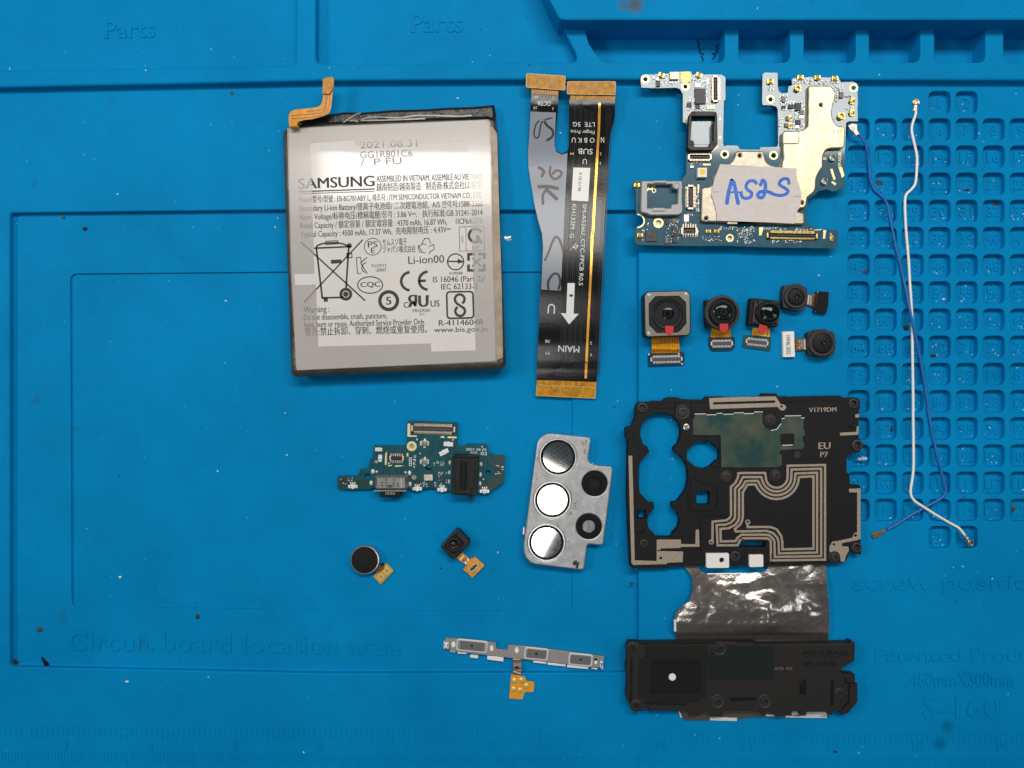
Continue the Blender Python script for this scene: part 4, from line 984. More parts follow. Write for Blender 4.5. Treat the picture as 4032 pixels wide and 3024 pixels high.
for (xl, y0, r, xr, y1, xR, yB, xL), lf in zip(turns, lefts):
    s_ = 4.046
    a0 = 180 - math.degrees(math.asin(min(1, (0)/r))) if r else 180
    aL = math.degrees(math.acos(max(-1, min(1, (xl-558)/r)))) if abs(xl-558) < r else 180
    aR = 0
    left_arc = arc(bc, r/s_, min(178, aL+2), 2, 26)
    yyL = bc[1] + r/s_*math.sin(math.radians(aL))
    P = lf + ([B2.p(0, y0)] if r == 175 else []) + [B2.p(xl-(20 if xl > 300 else 30), y0)] + left_arc + [B2.p(xr, y1), B2.p(xR, y1-12), B4.p(xR, yB), B4.p(xL, yB+12)]
    up = {470: B4('465,1110 450,1075 415,1052 300,1048 0,1052') + B3('1960,1055 1915,1080 1880,1160 1560,1162 1545,840 1690,832 1770,800 1830,740 1838,700'),
          530: B4('525,1110 505,1060 440,1000 340,992 0,995') + B3('1930,1002 1880,1040 1845,1095 1610,1100 1605,900 1740,888 1840,835 1890,770 1902,715'),
          595: B4('590,1110 570,1040 500,965 400,932 0,940') + B3('1850,940 1832,905 1920,830 1950,770 1962,700'),
          652: B4('650,1110 630,1010 560,910 470,872 330,868 95,872 95,800')}[xL]
    an(P + up)
an(B3('1460,1105 1478,1070 1480,785 1690,765 1745,735 1775,690'))
for q in (B3.p(1460, 1108), B4.p(97, 792)): sp.stroke(circ(q, 8, 20), 4.4, za+.01, closed=True, t=.05)
ps = lambda P, hs=(): sp.prism(P, zk-.02, za+.002, holes=hs, ch=.02)
ps(rc(B1('1425,192 2000,172') + B2('545,164 618,285 690,300 712,335 690,380 650,395 605,375 575,332') + B1('1440,368'), 3), [rc(B1('1488,258 1488,296') + B2('525,268 545,250 530,228'), 2), circ(B2.p(635, 325), 5, 12)])
ps(B1('140,1112 200,1106') + B3('215,300 240,1402 588,1412 590,1072 975,1070 978,1142 1205,1146 1212,912 1262,910 1272,1185 978,1188 970,1205 650,1212 650,1252 1010,1262 1006,1430 762,1440 742,1462 215,1474 188,1440 165,700'), [circ(B3.p(655, 1365), 6, 14)])
ps(rc(B2('1810,450 1872,448 1872,500 1812,505'), 3)); ps(rc(B2('1565,742 1828,732 1836,640 1866,640 1858,775 1572,792'), 3))
ps(B4('1710,262 1895,256 1895,1060 1850,1078 1602,1130 1600,1178 1702,1185 1710,1250 1662,1330 1642,1425 1580,1420 1570,1330 1500,1282 1402,1270 1400,1180 1450,1100 1520,1095 1768,1040 1790,970 1840,958 1842,320 1714,316'), [circ(B4.p(1472, 1145), 5, 12), circ(B4.p(1815, 1005), 6, 12)])
for s__, a, b, h in (('V1719DM', (1075, 415), (1510, 405), 68), ('EU', (1230, 1005), (1415, 1000), 105), ('P7', (1255, 1130), (1375, 1130), 80)): sp.text(s__, B2.p(*a), B2.p(*b), h/4.046, za, bold=.035)
sp.build('antenna_print', TAN, T, sharp=25)
gf = B1('1195,452 1370,450 1380,466 1540,460 1545,442 1640,440 1650,458 1815,450 1820,430 2000,424') + B2('40,440 195,432 200,416 335,414 335,590 385,670 470,708 560,690 630,600 640,522 690,510 690,476 935,472 950,505 1005,510 985,560 985,700 1008,705 1005,790 975,800 985,905 1005,960 970,1005 620,1020 590,1080 640,1092 638,1270 560,1292 0,1298') + B1('1620,1290 1610,790 1168,780 1166,540 1190,520')
MB().prism(gf, zk-.02, zk+.12, holes=[rc(B2('615,762 842,755 840,935 622,942'), 4)], ch=.04).build('green_foil_sheet', GFOIL, T)
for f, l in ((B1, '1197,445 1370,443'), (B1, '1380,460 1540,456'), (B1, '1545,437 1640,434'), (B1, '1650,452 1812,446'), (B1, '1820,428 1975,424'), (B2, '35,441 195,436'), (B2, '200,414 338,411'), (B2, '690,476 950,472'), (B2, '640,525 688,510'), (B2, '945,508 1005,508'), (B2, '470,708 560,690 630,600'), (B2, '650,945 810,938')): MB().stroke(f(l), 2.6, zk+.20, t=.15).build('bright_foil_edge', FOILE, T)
for l, dot in (('1380,1292 1735,1290 1745,1310 1745,1515 1728,1524 1400,1526 1380,1510', B3.p(1628, 1400)),):
    wp = MB().prism(rc(B3(l), 3), 1.0, zk+.9, holes=[circ(dot, 10, 18)], ch=.12).build('white_pad', WPL, T); MB().disc(dot, 11, zk+.2).build('pad_hole', LENS2, wp)
MB().prism(rc(B4('122,1316 348,1312 350,1500 335,1508 145,1512 124,1500'), 5), 1.0, zk+.9, ch=.12).build('white_pad', WPL, T)

# ------------------------------------------------------------ loudspeaker box with its foil apron
T = thing('loudspeaker_module', 'black loudspeaker box with a crinkled silver-grey foil apron reaching up under the bracket', 'loudspeaker', (2920, 2670), 0)
def zfoil(p):
    x, y = p[0], p[1]
    v = Vector((x, y, 0))
    base = .55 + 1.5*max(0, min(1, (y-2210)/90)) if y < 2300 else 2.05
    if y > 2490: t = min(1, (y-2490)/30); base = 2.05*(1-t) + .45*t
    sm = lambda a, b, q: (lambda t: t*t*(3-2*t))(max(0, min(1, (q-a)/(b-a))))
    n = .30*noise.noise(v/150 + Vector((3.1, 1.7, 0))) + .16*noise.noise(v/60 + Vector((9, 4, 0))) + .05*noise.noise(v/22) + .022*noise.noise(v/9)
    xw = x + 26*noise.noise(v/60 + Vector((1, 1, 5))) + 9*noise.noise(v/20)
    u = 2.9*min((xw-2600)/436, 1-(xw-3036)/190) if xw < 3036 else 2.9*(1-(xw-3036)/190)
    u = .5*(u+math.sqrt(u*u+.04))
    n += min(u, 2.9)*sm(2285, 2420, y)
    def ridge(a, b, w_, h):
        A, Bv = Vector(a), Vector(b); d = Bv-A; q = Vector((x, y))-A; t = max(0, min(1, q.dot(d)/d.dot(d))); return h*max(0, 1-(q-d*t).length/w_)
    n += ridge((2930, 2300), (3160, 2232), 40, .30) + ridge((2850, 2330), (3030, 2370), 45, .35) + ridge((3030, 2370), (3045, 2500), 38, .38) + ridge((2740, 2390), (3020, 2400), 50, .25) + ridge((3120, 2290), (3260, 2290), 35, .25)
    k_ = min(1, max(0, (2500-y)/40)) if y > 2460 else 1
    return max(.15, base + n*k_*.9)
fo = P1('985,150 1260,150 1265,215 1290,275 1385,320 1700,318 2010,308') + P4('400,298 480,262 505,200 510,150 1428,150 1432,350 1440,500 1462,700 1476,900 1474,1250 1456,1380 1456,1440') + P3('1540,1300 1530,1320 1440,1395 800,1392 380,1388 0,1420') + P2('1930,1405 1880,1452 1450,1442 1060,1445 985,1400 950,1330 940,1280 940,1200 900,900 905,400 905,150 880,20') + P1('872,1160 872,1050 895,950 960,860 1100,765 1160,600 1160,400 1120,330 1060,240')
MB().sheet(fo, zfoil, .06, 7).build('foil_apron', FOIL, T, label='crinkled shiny grey foil sheet')
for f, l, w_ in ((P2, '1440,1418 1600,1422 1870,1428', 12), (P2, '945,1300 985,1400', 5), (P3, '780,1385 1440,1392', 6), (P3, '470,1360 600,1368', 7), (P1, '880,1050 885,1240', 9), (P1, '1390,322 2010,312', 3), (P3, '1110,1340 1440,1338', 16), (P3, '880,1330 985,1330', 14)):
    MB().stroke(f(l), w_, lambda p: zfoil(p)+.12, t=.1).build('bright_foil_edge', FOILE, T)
so_ = P2('115,250 150,202 290,206 300,215 900,206 1550,200 2023,196') + P3('300,192 355,236 1455,222 1818,216 1825,186 1875,198 1892,240 1882,500 1700,590 1672,620 1670,704 1890,718 1892,830 1932,860 1930,1150 1790,1320 1682,1362 1650,1300 1540,1300 1530,1360 1452,1352 1440,1308 1130,1308 1080,1360 1000,1352 970,1298 880,1298 858,1362 640,1380 592,1350 575,1308 480,1308 450,1370 402,1360 380,1298 0,1290') + \
      P2('1650,1300 1640,1382 1450,1372 1412,1310 1302,1310 1282,1372 1100,1370 1062,1290 460,1290 456,1240 376,1240 368,1302 222,1302 180,1262 162,1180 112,1112 102,1050 122,800 98,600 126,500 118,400')
thr = [(P2.p(210, 300), 12), (P2.p(265, 1212), 11)]
sb_ = MB().prism(so_, .5, 3.7, holes=[circ(c, r, 20) for c, r in thr], ch=.2).build('enclosure', M('speaker_black', (.017, .016, .0145), .5, bump=(2200, .5, .00012), spec=.3), T)
for c, r in thr + [(P3.p(1655, 1025), 11)]: MB().lathe(c, [(r*2.0, 3.6), (r*2.0, 3.85), (r*1.8, 3.95), (r*1.7, 3.8), (r*1.45, 3.8), (r*1.4, 4.2), (r*1.15, 4.25), (r*.95, 4.0), (r*.92, 2.6)], 28).build('screw_boss', GREYB, T)
for c in (P2.p(1600, 305), P2.p(1570, 1150), P3.p(460, 1150)): MB().lathe(c, [(27, 3.6), (27, 3.8), (25, 3.9), (21, 3.75), (17, 3.75), (15, 4.2), (11.5, 4.25), (9, 3.95), (8.5, 3.2), (0, 3.2)], 28).build('screw_boss', GREYB, T)
MB().prism(rc(P2('400,262 1400,258 1392,800 1388,1075 1275,1085 1265,1160 390,1155 385,1075 302,1070 302,450 395,440'), 5), 3.68, 3.78, ch=.03).build('speaker_pad', M('charcoal_pad', (.014, .014, .0135), .75, bump=(4000, .2), spec=.15), T)
MB().prism(rc(P2('490,480 1300,470 1300,1010 480,1020'), 8), 3.76, 3.84, ch=.05).build('speaker_grille_pad', M('felt_black', (.011, .011, .011), .8, bump=(5000, .4), spec=.12), T)
MB().lathe(P2.p(840, 755), [(14.3, 3.7), (14.3, 4.0), (13.3, 4.08), (0, 4.08)], 22).build('locating_pin', WPL, T)
MB().prism(P2('1400,430 1480,260 2010,252') + P3('100,258 605,262 598,798 0,802') + P2('1420,800'), 3.68, 3.76, ch=.02).build('dark_sticker', DKLAB, T)
MB().prism(rc(P2('1772,1068 2015,1066') + P3('290,1066 308,1092 290,1128 0,1130') + P2('1778,1132 1765,1100'), 3), 3.6, 3.95, ch=.1).build('moulded_rib', BLKS, T)
MB().prism(P3('1512,792 1556,790 1545,1205 1498,1200'), 3.6, 3.9, ch=.06).build('moulded_rib', BLKS, T); MB().prism(P3('1016,870 1075,792 1112,795 1105,1025 1018,1030'), 3.6, 4.0, ch=.1).build('moulded_rib', BLKS, T)
MB().stroke(P2('190,430 180,1150'), 9, 3.95, t=.3).build('moulded_rib', BLKS, T); MB().stroke(P2('390,1175 1060,1190'), 5, 3.9, t=.2).build('moulded_rib', BLKS, T); MB().stroke(P2('320,225 1540,215'), 4, 3.9, t=.2).build('moulded_rib', BLKS, T)
MB().stroke(P3('1735,760 1745,850 1880,850'), 4, 3.9, t=.2).build('moulded_rib', BLKS, T); MB().stroke(P3('1800,860 1790,1150 1680,1270'), 5, 3.9, t=.2).build('moulded_rib', BLKS, T)
for l in ('300,192 355,236', '0,190 300,186'): MB().stroke(P3(l), 5, 3.95, t=.25).build('moulded_rib', BLKS, T)
MB().stroke(P3('1700,430 1080,430'), 2, 3.72).build('moulded_rib', BLKS, T)
MB().text('A52 =2.2U=A5', P3.p(1060, 400), P3.p(1770, 410), 19, 3.70, ext=.12).text('>PC+GF10<', P3.p(1060, 580), P3.p(1610, 580), 19, 3.70, ext=.12).build('moulded_letters', BLKS, sb_, sharp=20)
tx = MB(); tx.text('A1731  AV2', P3.p(608, 640), P3.p(890, 640), 12, 3.73); tx.build('printed_code', M('dim_tan_print', (.20, .17, .12), .5), sb_, sharp=10)

# ------------------------------------------------------------ charging board
zb, zt = -1.9, -1.15
T = thing('charging_board', 'small green circuit board with a steel charging port and black headphone jack', 'circuit board', (1665, 1800), -2.7)
so_ = S1('800,567 1390,567 1400,132 1430,122') + S2('0,125 730,155 746,172 735,540 770,575 860,578 920,537 1270,545 1285,560 1290,690 1385,735 1600,752 1600,1010 1570,1250 1350,1402 1325,1425 1140,1425 1110,1440 620,1440 575,1392 385,1392 335,1352 140,1350') + S1('1690,1345 1660,1390 1500,1392 1390,1340 790,1335 700,1372 520,1368 450,1372 330,1372 170,1365 130,1312 140,1120 500,1120 545,1000 700,985 720,820 770,790 790,600')
hs = [(S1.p(1480, 585), 10.4), (S1.p(685, 1125), 11), (S1.p(1520, 1150), 10.5), (S2.p(1305, 1065), 11)]
pcb = MB().prism(so_, zb, zt, holes=[circ(c, r, 22) for c, r in hs], ch=.05).build('board', PCB2, T)
MB().prism(S1('1430,320 1600,200') + S2('500,250 640,500 900,700 1200,700 1150,1280 650,1350 0,1250') + S1('1400,1230 900,1050 850,700 1400,640'), -2.69, zb, ch=.1).build('rear_shield', SHLS, T)
b = MB().prism(S1('145,1200 500,1200 560,1200 700,1190 705,1330 170,1350 140,1300'), zt-.01, zt+.03, ch=0); b.prism(S2('1405,755 1595,755 1595,930 1530,960 1400,900'), zt-.01, zt+.03, ch=0); b.prism(S2('1540,1060 1595,1010 1565,1245 1345,1400 1180,1330 1180,1240 1350,1240 1370,1120'), zt-.01, zt+.03, ch=0); b.prism(S1('1540,1210 1660,1200 1660,1330 1480,1330'), zt-.01, zt+.03, ch=0); b.build('dark_mask_area', PCBD, T)
ringpad(T, S1.p(1480, 585), 19.5, 10.8, zt)
u = MB().prism(rc(S1('805,1120 1400,1120 1405,1345 1370,1385 840,1385 800,1345'), 5), zt, 1.9, prof=[(0, zt), (0, .9), (.2, 1.5), (.7, 1.9)])
u.box(*S1.p(1090, 1396), 126, 5, zt, 1.4); uo = u.build('charging_port', GUN, T)
u = MB().prism(rc(S1('905,1395 1290,1395 1272,1512 912,1512'), 4), -1.0, .9, ch=.3); [u.box(*S1.p(1010+i*26, 1440), 2.4, 10, .85, .98, ch=0, m=1) for i in range(7)]; u.build('port_tongue', [BLKS, STEEL], uo)
u = MB(); [u.box(*S1.p(x, y), 8, 5.5, 1.88, 1.93, r=2, ch=0) for x, y in ((1018, 1195), (1160, 1195), (945, 1248), (1018, 1250), (1155, 1258), (1225, 1258), (945, 1300), (1018, 1300), (1150, 1302), (1222, 1302))]; u.box(*S1.p(1082, 1308), 18, 11, 1.88, 1.95); u.build('port_welds', M('weld_marks', (.10, .10, .10), .4, .8), uo)
b = MB()
b.stroke(S1('1290,1155 1292,1340'), 5, 1.95, t=.1); b.build('bright_seam', STEEL, uo)
j = MB().prism(rc(S2('655,740 1130,750 1128,800 1090,1470 1060,1482 690,1470 630,1440'), 5), zt, 2.6, ch=.25)
j.prism(S2('700,800 800,800 770,1345 695,1335'), 2.5, 3.1, ch=.12); j.prism(S2('935,810 1065,812 1045,1350 925,1340'), 2.5, 3.1, ch=.12); j.box(*S2.p(850, 1415), 66, 14, 2.4, 3.2, ch=.12); j.box(*S2.p(890, 772), 96, 9, 2.4, 2.95, 1, ch=.12)
jo = j.build('headphone_jack', BLKS, T)
j = MB(); c0, c1 = S2.p(862, 865), S2.p(855, 1365)
j.tube([(*c0, 2.0), (*c1, 2.0)], 13.5, 20); j.build('jack_barrel', BLK, jo)
jt = MB(); jt.text('E1PT', S2.p(712, 1015), S2.p(708, 1175), 11, 3.14); jt.stroke(circ(S2.p(990, 1103), 6, 16), 1.6, 3.14, closed=True); jt.build('moulded_letters', GREYB, jo, sharp=10)
conn(T, ((1300+1480/4.6075+1640+690/4.6075)/2, 1630+272/4.6075), 172, 29, 1.6, zt, CONN, PIN, ht=.8, n=32)
conn(T, S1.p(1205, 805), 52, 26, 1, zt, CONND, PIN, n=6, inner=CHIP)
for q in ((1710, 532), (1710, 865)):
    b = MB().box(*S1.p(*q), 26, 24, zt, zt+.35, ch=.04); b.lathe(S1.p(*q), [(10.5, zt+.3), (10.5, zt+1.0), (8.5, zt+1.05), (7.5, zt+.5), (0, zt+.5)], 22); b.lathe(S1.p(*q), [(2.5, zt+.5), (2.5, zt+.95), (0, zt+1.0)], 10)
    o = b.build('coaxial_socket', GUN, T)
    b = MB(); [b.box(S1.p(*q)[0]+dx_, S1.p(*q)[1]+dy_, a, c, zt, zt+.3, ch=.03) for dx_, dy_, a, c in ((-15, 0, 5, 16), (15, 0, 5, 16), (2, -15, 8, 6), (0, 15, 8, 6))]; b.build('socket_tabs', TIN, o)
ov = MB()
for f, q, rx, ry in ((S1, (772, 1045), 35, 46), (S1, (1440, 1070), 32, 46), (S1, (742, 1255), 33, 46), (S1, (1447, 1275), 30, 46), (S1, (842, 1050), 24, 24), (S1, (1365, 1062), 24, 24), (S2, (605, 885), 25, 45), (S2, (597, 1065), 25, 45), (S2, (590, 1230), 24, 46), (S2, (1168, 912), 26, 45), (S2, (1160, 1102), 26, 46), (S2, (1153, 1265), 26, 46)):
    ov.prism(circ(f.p(*q), rx/f.s, 16, ry/f.s), zt-.02, zt+.25, prof=[(0, zt-.02), (.1, zt+.15), (.35, zt+.25)])
ov.build('solder_joints', TIN, T)
for c in (S1.p(410, 1312), S1.p(1580, 1352), S2.p(462, 1368), S2.p(1232, 1398)):
    b = MB().box(*c, 18, 16, zt, zt+.5, ch=.05)
    for dx_ in (-14, 14): b.box(c[0]+dx_, c[1]+1, 9, 13, zt, zt+.35, ch=.05)
    for dx_ in (-8, 0, 8): b.box(c[0]+dx_, c[1]-13, 5, 7, zt, zt+.25, ch=.03)
    b.lathe((c[0]-1, c[1]+4), [(8, zt+.4), (7, zt+.75), (0, zt+.8)], 12); b.build('spring_contact', TIN, T)
for c, a, w_, h in ((S2.p(578, 548), 3, 37, 17), (S2.p(497, 696), -27, 38, 17), (S1.p(878, 645), 2, 28, 14), (S1.p(905, 805), 95, 28, 15)):
    b = MB().box(*c, w_, h, zt, zt+.4, a, ch=.05); b.box(c[0], c[1], w_*.3, h*1.12, zt, zt+.65, a, ch=.08); b.build('grounding_clip', TIN, T)
chip(T, S2.p(215, 1155), 34, 23, zt, m=M('microphone_can', (.60, .56, .45), .35, .8, bump=(2500, .3)), ht=.7, name='microphone')
for q, a, b_ in (((470, 1180), 80, 80), ((272, 1290), 75, 75), ((1480, 998), 85, 65)): chip(T, S2.p(*q), a/4.6, b_/4.6, zt)
chip(T, S1.p(262, 1195), 17, 17, zt)
pd = MB()
for f, l in ((S1, '1405,175 1455,175 1452,385 1570,390 1570,415 1400,412'), (S1, '1030,680 1026,920 990,920 1000,715'), (S1, '1048,925 1125,925 1110,945 1048,950'), (S1, '1180,930 1345,935 1260,955 1180,960'), (S2, '440,402 505,402 505,435 440,433'), (S2, '562,406 728,412 726,444 562,438'), (S1, '1390,708 1420,708 1418,772 1388,770')): pd.prism(f(l), zt-.02, zt+.05, ch=.01)
pd.build('gold_pads', GOLDP, T)
tx = MB()
for f, s__, a, b_, h in ((S2, '2021 06 03', (900, 662), (1265, 668), 42), (S2, 'A52S_', (970, 715), (1140, 720), 36), (S2, '03', (1165, 745), (1275, 750), 60), (S1, 'U', (1518, 798), (1555, 798), 55), (S1, 'K', (1512, 925), (1550, 925), 55), (S1, 'B', (1565, 478), (1592, 478), 36), (S1, 'W', (1610, 735), (1648, 735), 34)): tx.text(s__, f.p(*a), f.p(*b_), h/f.s, zt+.03, bold=.01)
for f, q in ((S2, (662, 470)), (S2, (1190, 592)), (S1, (1065, 895)), (S2, (1215, 1185)), (S1, (1518, 832)), (S1, (1545, 832)), (S1, (1525, 962))): tx.disc(f.p(*q), 2.8, zt+.03)
for i in range(10): tx.box(*S1.p(1440+(i % 2)*32, 800+(i//2)*33), 4.4, 4.4, zt, zt+.1, ch=0)
tx.build('white_print', WHT, pcb, sharp=10)
tx = MB(); tx.text('K1', S1.p(1180, 1070), S1.p(1285, 1072), 18, zt+.03, bold=.02); tx.text('EB641S', S1.p(895, 1000), S1.p(1120, 1000), 10, zt+.03, bold=.02); tx.text('0E 30', S1.p(930, 1075), S1.p(1095, 1078), 12, zt+.03); tx.build('ink_stamp', INK, pcb, sharp=10)
tr = MB()
for f, l in ((S1, '1710,610 1710,700 1600,810 1595,940 1670,1010 1668,1260'), (S1, '1720,950 1765,1000 1843,1005'), (S2, '150,950 195,1000 410,990 435,1020 435,1090'), (S2, '1308,790 1310,850 1385,930 1470,945')): tr.stroke(_fil(f(l), 4), 6, zt+.02, t=.02)
for f, q in ((S2, (305, 597)), (S2, (330, 690)), (S2, (240, 690)), (S2, (640, 680)), (S2, (490, 790)), (S2, (560, 770)), (S2, (520, 970)), (S2, (1245, 780)), (S2, (1245, 820)), (S2, (1245, 855)), (S2, (215, 750)), (S1, (1005, 642)), (S1, (1002, 690)), (S1, (820, 750)), (S1, (555, 1055)), (S1, (395, 1175)), (S1, (460, 1178)), (S2, (160, 1045)), (S2, (215, 1047)), (S2, (290, 1050)), (S2, (350, 1050)), (S2, (1310, 1175)), (S2, (390, 385)), (S2, (280, 390)), (S2, (200, 180)), (S2, (370, 180))): tr.stroke(circ(f.p(*q), 4, 12), 1.6, zt+.02, closed=True)
tr.stroke(S1('1205,618 1378,620 1375,680 1205,678'), 1.6, zt+.02, closed=True)
tr.build('traces', M('trace_under_mask', (.003, .045, .05), .4), pcb, sharp=10)
passives(T, [ar(S2, 310, 860, 500, 940, 26), ar(S2, 400, 1060, 550, 1110, 10), ar(S2, 400, 1130, 420, 1220, 5), ar(S2, 525, 1140, 550, 1250, 5), ar(S2, 425, 1245, 480, 1285, 5), ar(S2, 330, 1240, 365, 1330, 8), ar(S2, 175, 1265, 210, 1320, 4), ar(S2, 1430, 930, 1500, 950, 4), ar(S2, 1540, 930, 1580, 1015, 8), ar(S2, 1440, 1050, 1525, 1090, 7), ar(S1, 160, 1180, 200, 1250, 5), ar(S1, 300, 1150, 400, 1220, 12), ar(S1, 200, 1255, 300, 1275, 6), ar(S1, 810, 830, 850, 900, 10), ar(S1, 1120, 720, 1290, 740, 8), ar(S1, 1120, 870, 1290, 885, 8), ar(S1, 1640, 1230, 1720, 1330, 10)], zt, 9)

# ------------------------------------------------------------ vibration motor
T = thing('vibration_motor', 'round coin vibration motor with a silver rim and two gold contact pads', 'vibration motor', (1440, 2205), -2.7)
c = MO.p(354, 572)
MB().lathe(c, [(58, -2.6), (58, -.5), (57.5, -.2), (55.5, 0), (52.5, .02), (51.5, -.15), (51.5, -.5)], 56).build('rim', STEEL, T)
MB().lathe((c[0]-.5, c[1]+.5), [(52.2, -.8), (52, -.05), (50, .05), (0, .05)], 48).build('foam_disc', FOAM, T)
b = MB().prism(MO('560,660 625,640 640,700 520,760 505,730'), -2.4, -1.6, ch=.1, m=0); b.box(*MO.p(605, 640), 9, 9, -2.4, -1.2, 40, m=1); b.build('flex', [AMBD, BLKS], T)
b = MB().prism(rc(MO('655,622 672,618 775,722 770,740 592,925 575,922 475,815 490,795'), 2), -2.5, -2.1, ch=.04).build('contact_backing', M('ochre_board', (.42, .28, .06), .4), T)
MB().prism(MO('668,640 757,725 672,812 598,735'), -2.1, -1.95, ch=.05).build('contact_pad', GOLD, T); MB().prism(MO('592,750 660,815 585,905 510,825'), -2.1, -1.95, ch=.05).build('contact_pad', GOLD, T)
b = MB(); [b.lathe(MO.p(*q), [(4, -1.95), (3.5, -1.9), (0, -1.88)], 10) for q in ((678, 728), (590, 820))]; b.build('contact_dimples', M('dark_gold', (.35, .24, .05), .4, .7), T)

# ------------------------------------------------------------ fingerprint-style sensor camera with amber tail
T = thing('sensor_module', 'tilted square black lens module with a short amber ribbon tail', 'sensor module', (1800, 2170), -2.7)
sq = MO('1690,122 1725,130 1885,300 1880,330 1655,562 1620,560 1460,385 1462,365')
MB().prism(rc(sq, 5), -2.5, .6, ch=.3).build('housing', BLKS, T)
MB().prism(rc(MO('1660,180 1800,330 1650,500 1500,370'), 6), .6, 1.0, ch=.2).build('raised_plate', BLK, T)
MB().lathe(MO.p(1645, 350), [(30, .9), (30, 1.5), (27, 1.7), (20, 1.7), (15, 1.3), (9, 1.2)], 32).build('lens_barrel', BLKS, T)
b = MB().lathe(MO.p(1636, 347), [(10, 1.1), (9, 1.3), (5, 1.45), (0, 1.5)], 22, zr=1.3); b.build('lens', LENS, T)
MB().lathe(MO.p(1636, 347), [(3.4, 1.42), (2.5, 1.55), (0, 1.58)], 12).build('lens_glint', M('ruby_coating_glint', (.35, .03, .03), .1, coat=1), T)  # red glint on the lens, put in as a small coloured dome
b = MB(); [b.stroke(MO(l), w_, .65, t=.05) for l, w_ in (('1690,180 1840,310', 2.5), ('1720,170 1850,300', 1.5), ('1480,385 1530,350', 3), ('1700,240 1800,330 1720,420', 1.5))]; b.build('moulded_ridge', GREYB, T)
b = MB().prism(MO('1688,540 1770,462 1880,562 1960,528 2085,640 2085,665 1915,828 1785,712 1832,650 1740,590'), -2.2, -2.0, ch=.03, m=0)
b.stroke(MO('1735,570 1795,508'), 6, -1.95, m=1); b.prism(MO('1755,585 1815,530 1862,575 1810,622'), -2.0, -1.94, ch=0, m=2); b.disc(MO.p(1852, 568), 4, -1.9, m=3); b.disc(MO.p(1820, 608), 4.5, -1.9, m=3)
b.stroke(smooth(MO('1850,640 1820,720 1890,790 1960,760'), 5), 1.6, -1.96, m=2)
fo_ = b.build('flex', [AMB, GOLDP, AMBD, TIN], T)
conn(fo_, MO.p(1935, 682), 38, 14, -42, -2.0, BLKS, TIN, ht=.6, n=6)

# ------------------------------------------------------------ camera cover plate
T = thing('camera_cover', 'frosted aluminium camera cover with three large lens windows and two small black ones', 'camera cover', (2210, 1975), -2.0)
zp_ = 1.1
lo = LP('240,180 262,140 300,105 345,82 400,76 800,118 826,130 834,155 806,340 812,375 830,405 862,425 900,432 1045,440 1070,455 1077,480 975,1290 962,1308 935,1314 810,1302 795,1320 762,1565 750,1582 720,1588 205,1525 160,1505 115,1455 92,1400 86,1330')
big = [LP.p(470, 338), LP.p(408, 812), LP.p(343, 1283)]; sm = [LP.p(876, 631), LP.p(812, 1106)]
MB().prism(lo, -1.9, zp_, holes=[circ(c, 73, 40) for c in big] + [circ(c, 49.5, 32) for c in sm], prof=[(0, -1.9), (0, .6), (.12, .95), (.4, zp_)]).build('plate', PLATE, T)
for c in big:
    r = MB().lathe(c, [(73.5, -1.0), (73.5, 1.25), (72, 1.4), (69, 1.4), (67.5, 1.0), (66.5, .6)], 48).build('lens_window_rim', STEEL, T)
    MB().lathe(c, [(67.5, .3), (67.5, .9), (60, .9), (59, .6)], 44).build('dark_gasket', BLKM, r)
    g = MB().lathe(c, [(60.5, .55), (60, .75), (0, .75)], 44).build('glass', CLG, r)
for k_, c in enumerate(sm):
    r = MB().lathe(c, [(50, -1.0), (49.5, 1.15), (48, 1.25), (27, 1.25), (25, .9), (25, -.6)], 40).build('small_window_rim', BLKM, T)
    MB().lathe(c, [(25.5, .6), (25, .8), (0, .8)], 28).build('glass', CLG2 if k_ == 0 else M('cloudy_lens', (.16, .17, .18), .25, .3, bump=(600, .6), coat=.6), r)
MB().box(*LP.p(90, 1158), 6, 26, -1.5, .4, 3).build('side_tab', WPL, T)
MB().prism(circ(LP.p(643, 1437), 8, 18, 9.5), zp_-.01, zp_+.03, ch=.01).build('plugged_hole', M('pale_plug', (.34, .34, .34), .5), T)
b = MB(); [b.blob(LP.p(670+x, 1510+y), zp_, r, r*1.1, 2.2, i, rough=.6) for i, (x, y, r) in enumerate(((0, 0, 8), (15, 15, 6), (-15, -15, 5), (10, 40, 5), (-25, 5, 4), (30, -10, 3)))]; b.build('tar_spot', M('sticky_black_residue', (.015, .013, .015), .3, bump=(1500, 1)), T)
b = MB(); rnd = random.Random(4)
for (x, y), sp_, n in (((655, 870), (20, 60), 40), ((600, 960), (40, 25), 30), ((765, 170), (40, 30), 22), ((750, 260), (40, 40), 22), ((310, 540), (60, 40), 16), ((225, 600), (30, 50), 10), ((700, 450), (12, 8), 3), ((460, 1070), (14, 25), 8), ((870, 425), (22, 18), 12), ((590, 1280), (40, 15), 8), ((240, 370), (20, 30), 8), ((900, 1280), (60, 15), 8)):
    for _ in range(n): b.blob(LP.p(rnd.gauss(x, sp_[0]*.5), rnd.gauss(y, sp_[1]*.5)), zp_, rnd.uniform(1, 3.2), rnd.uniform(1, 3.2), .8, _, m=rnd.choice((0, 0, 1)))
b.build('glue_residue', [M('glassy_glue', (.42, .41, .38), .25), M('dark_glue', (.12, .12, .11), .3)], T)

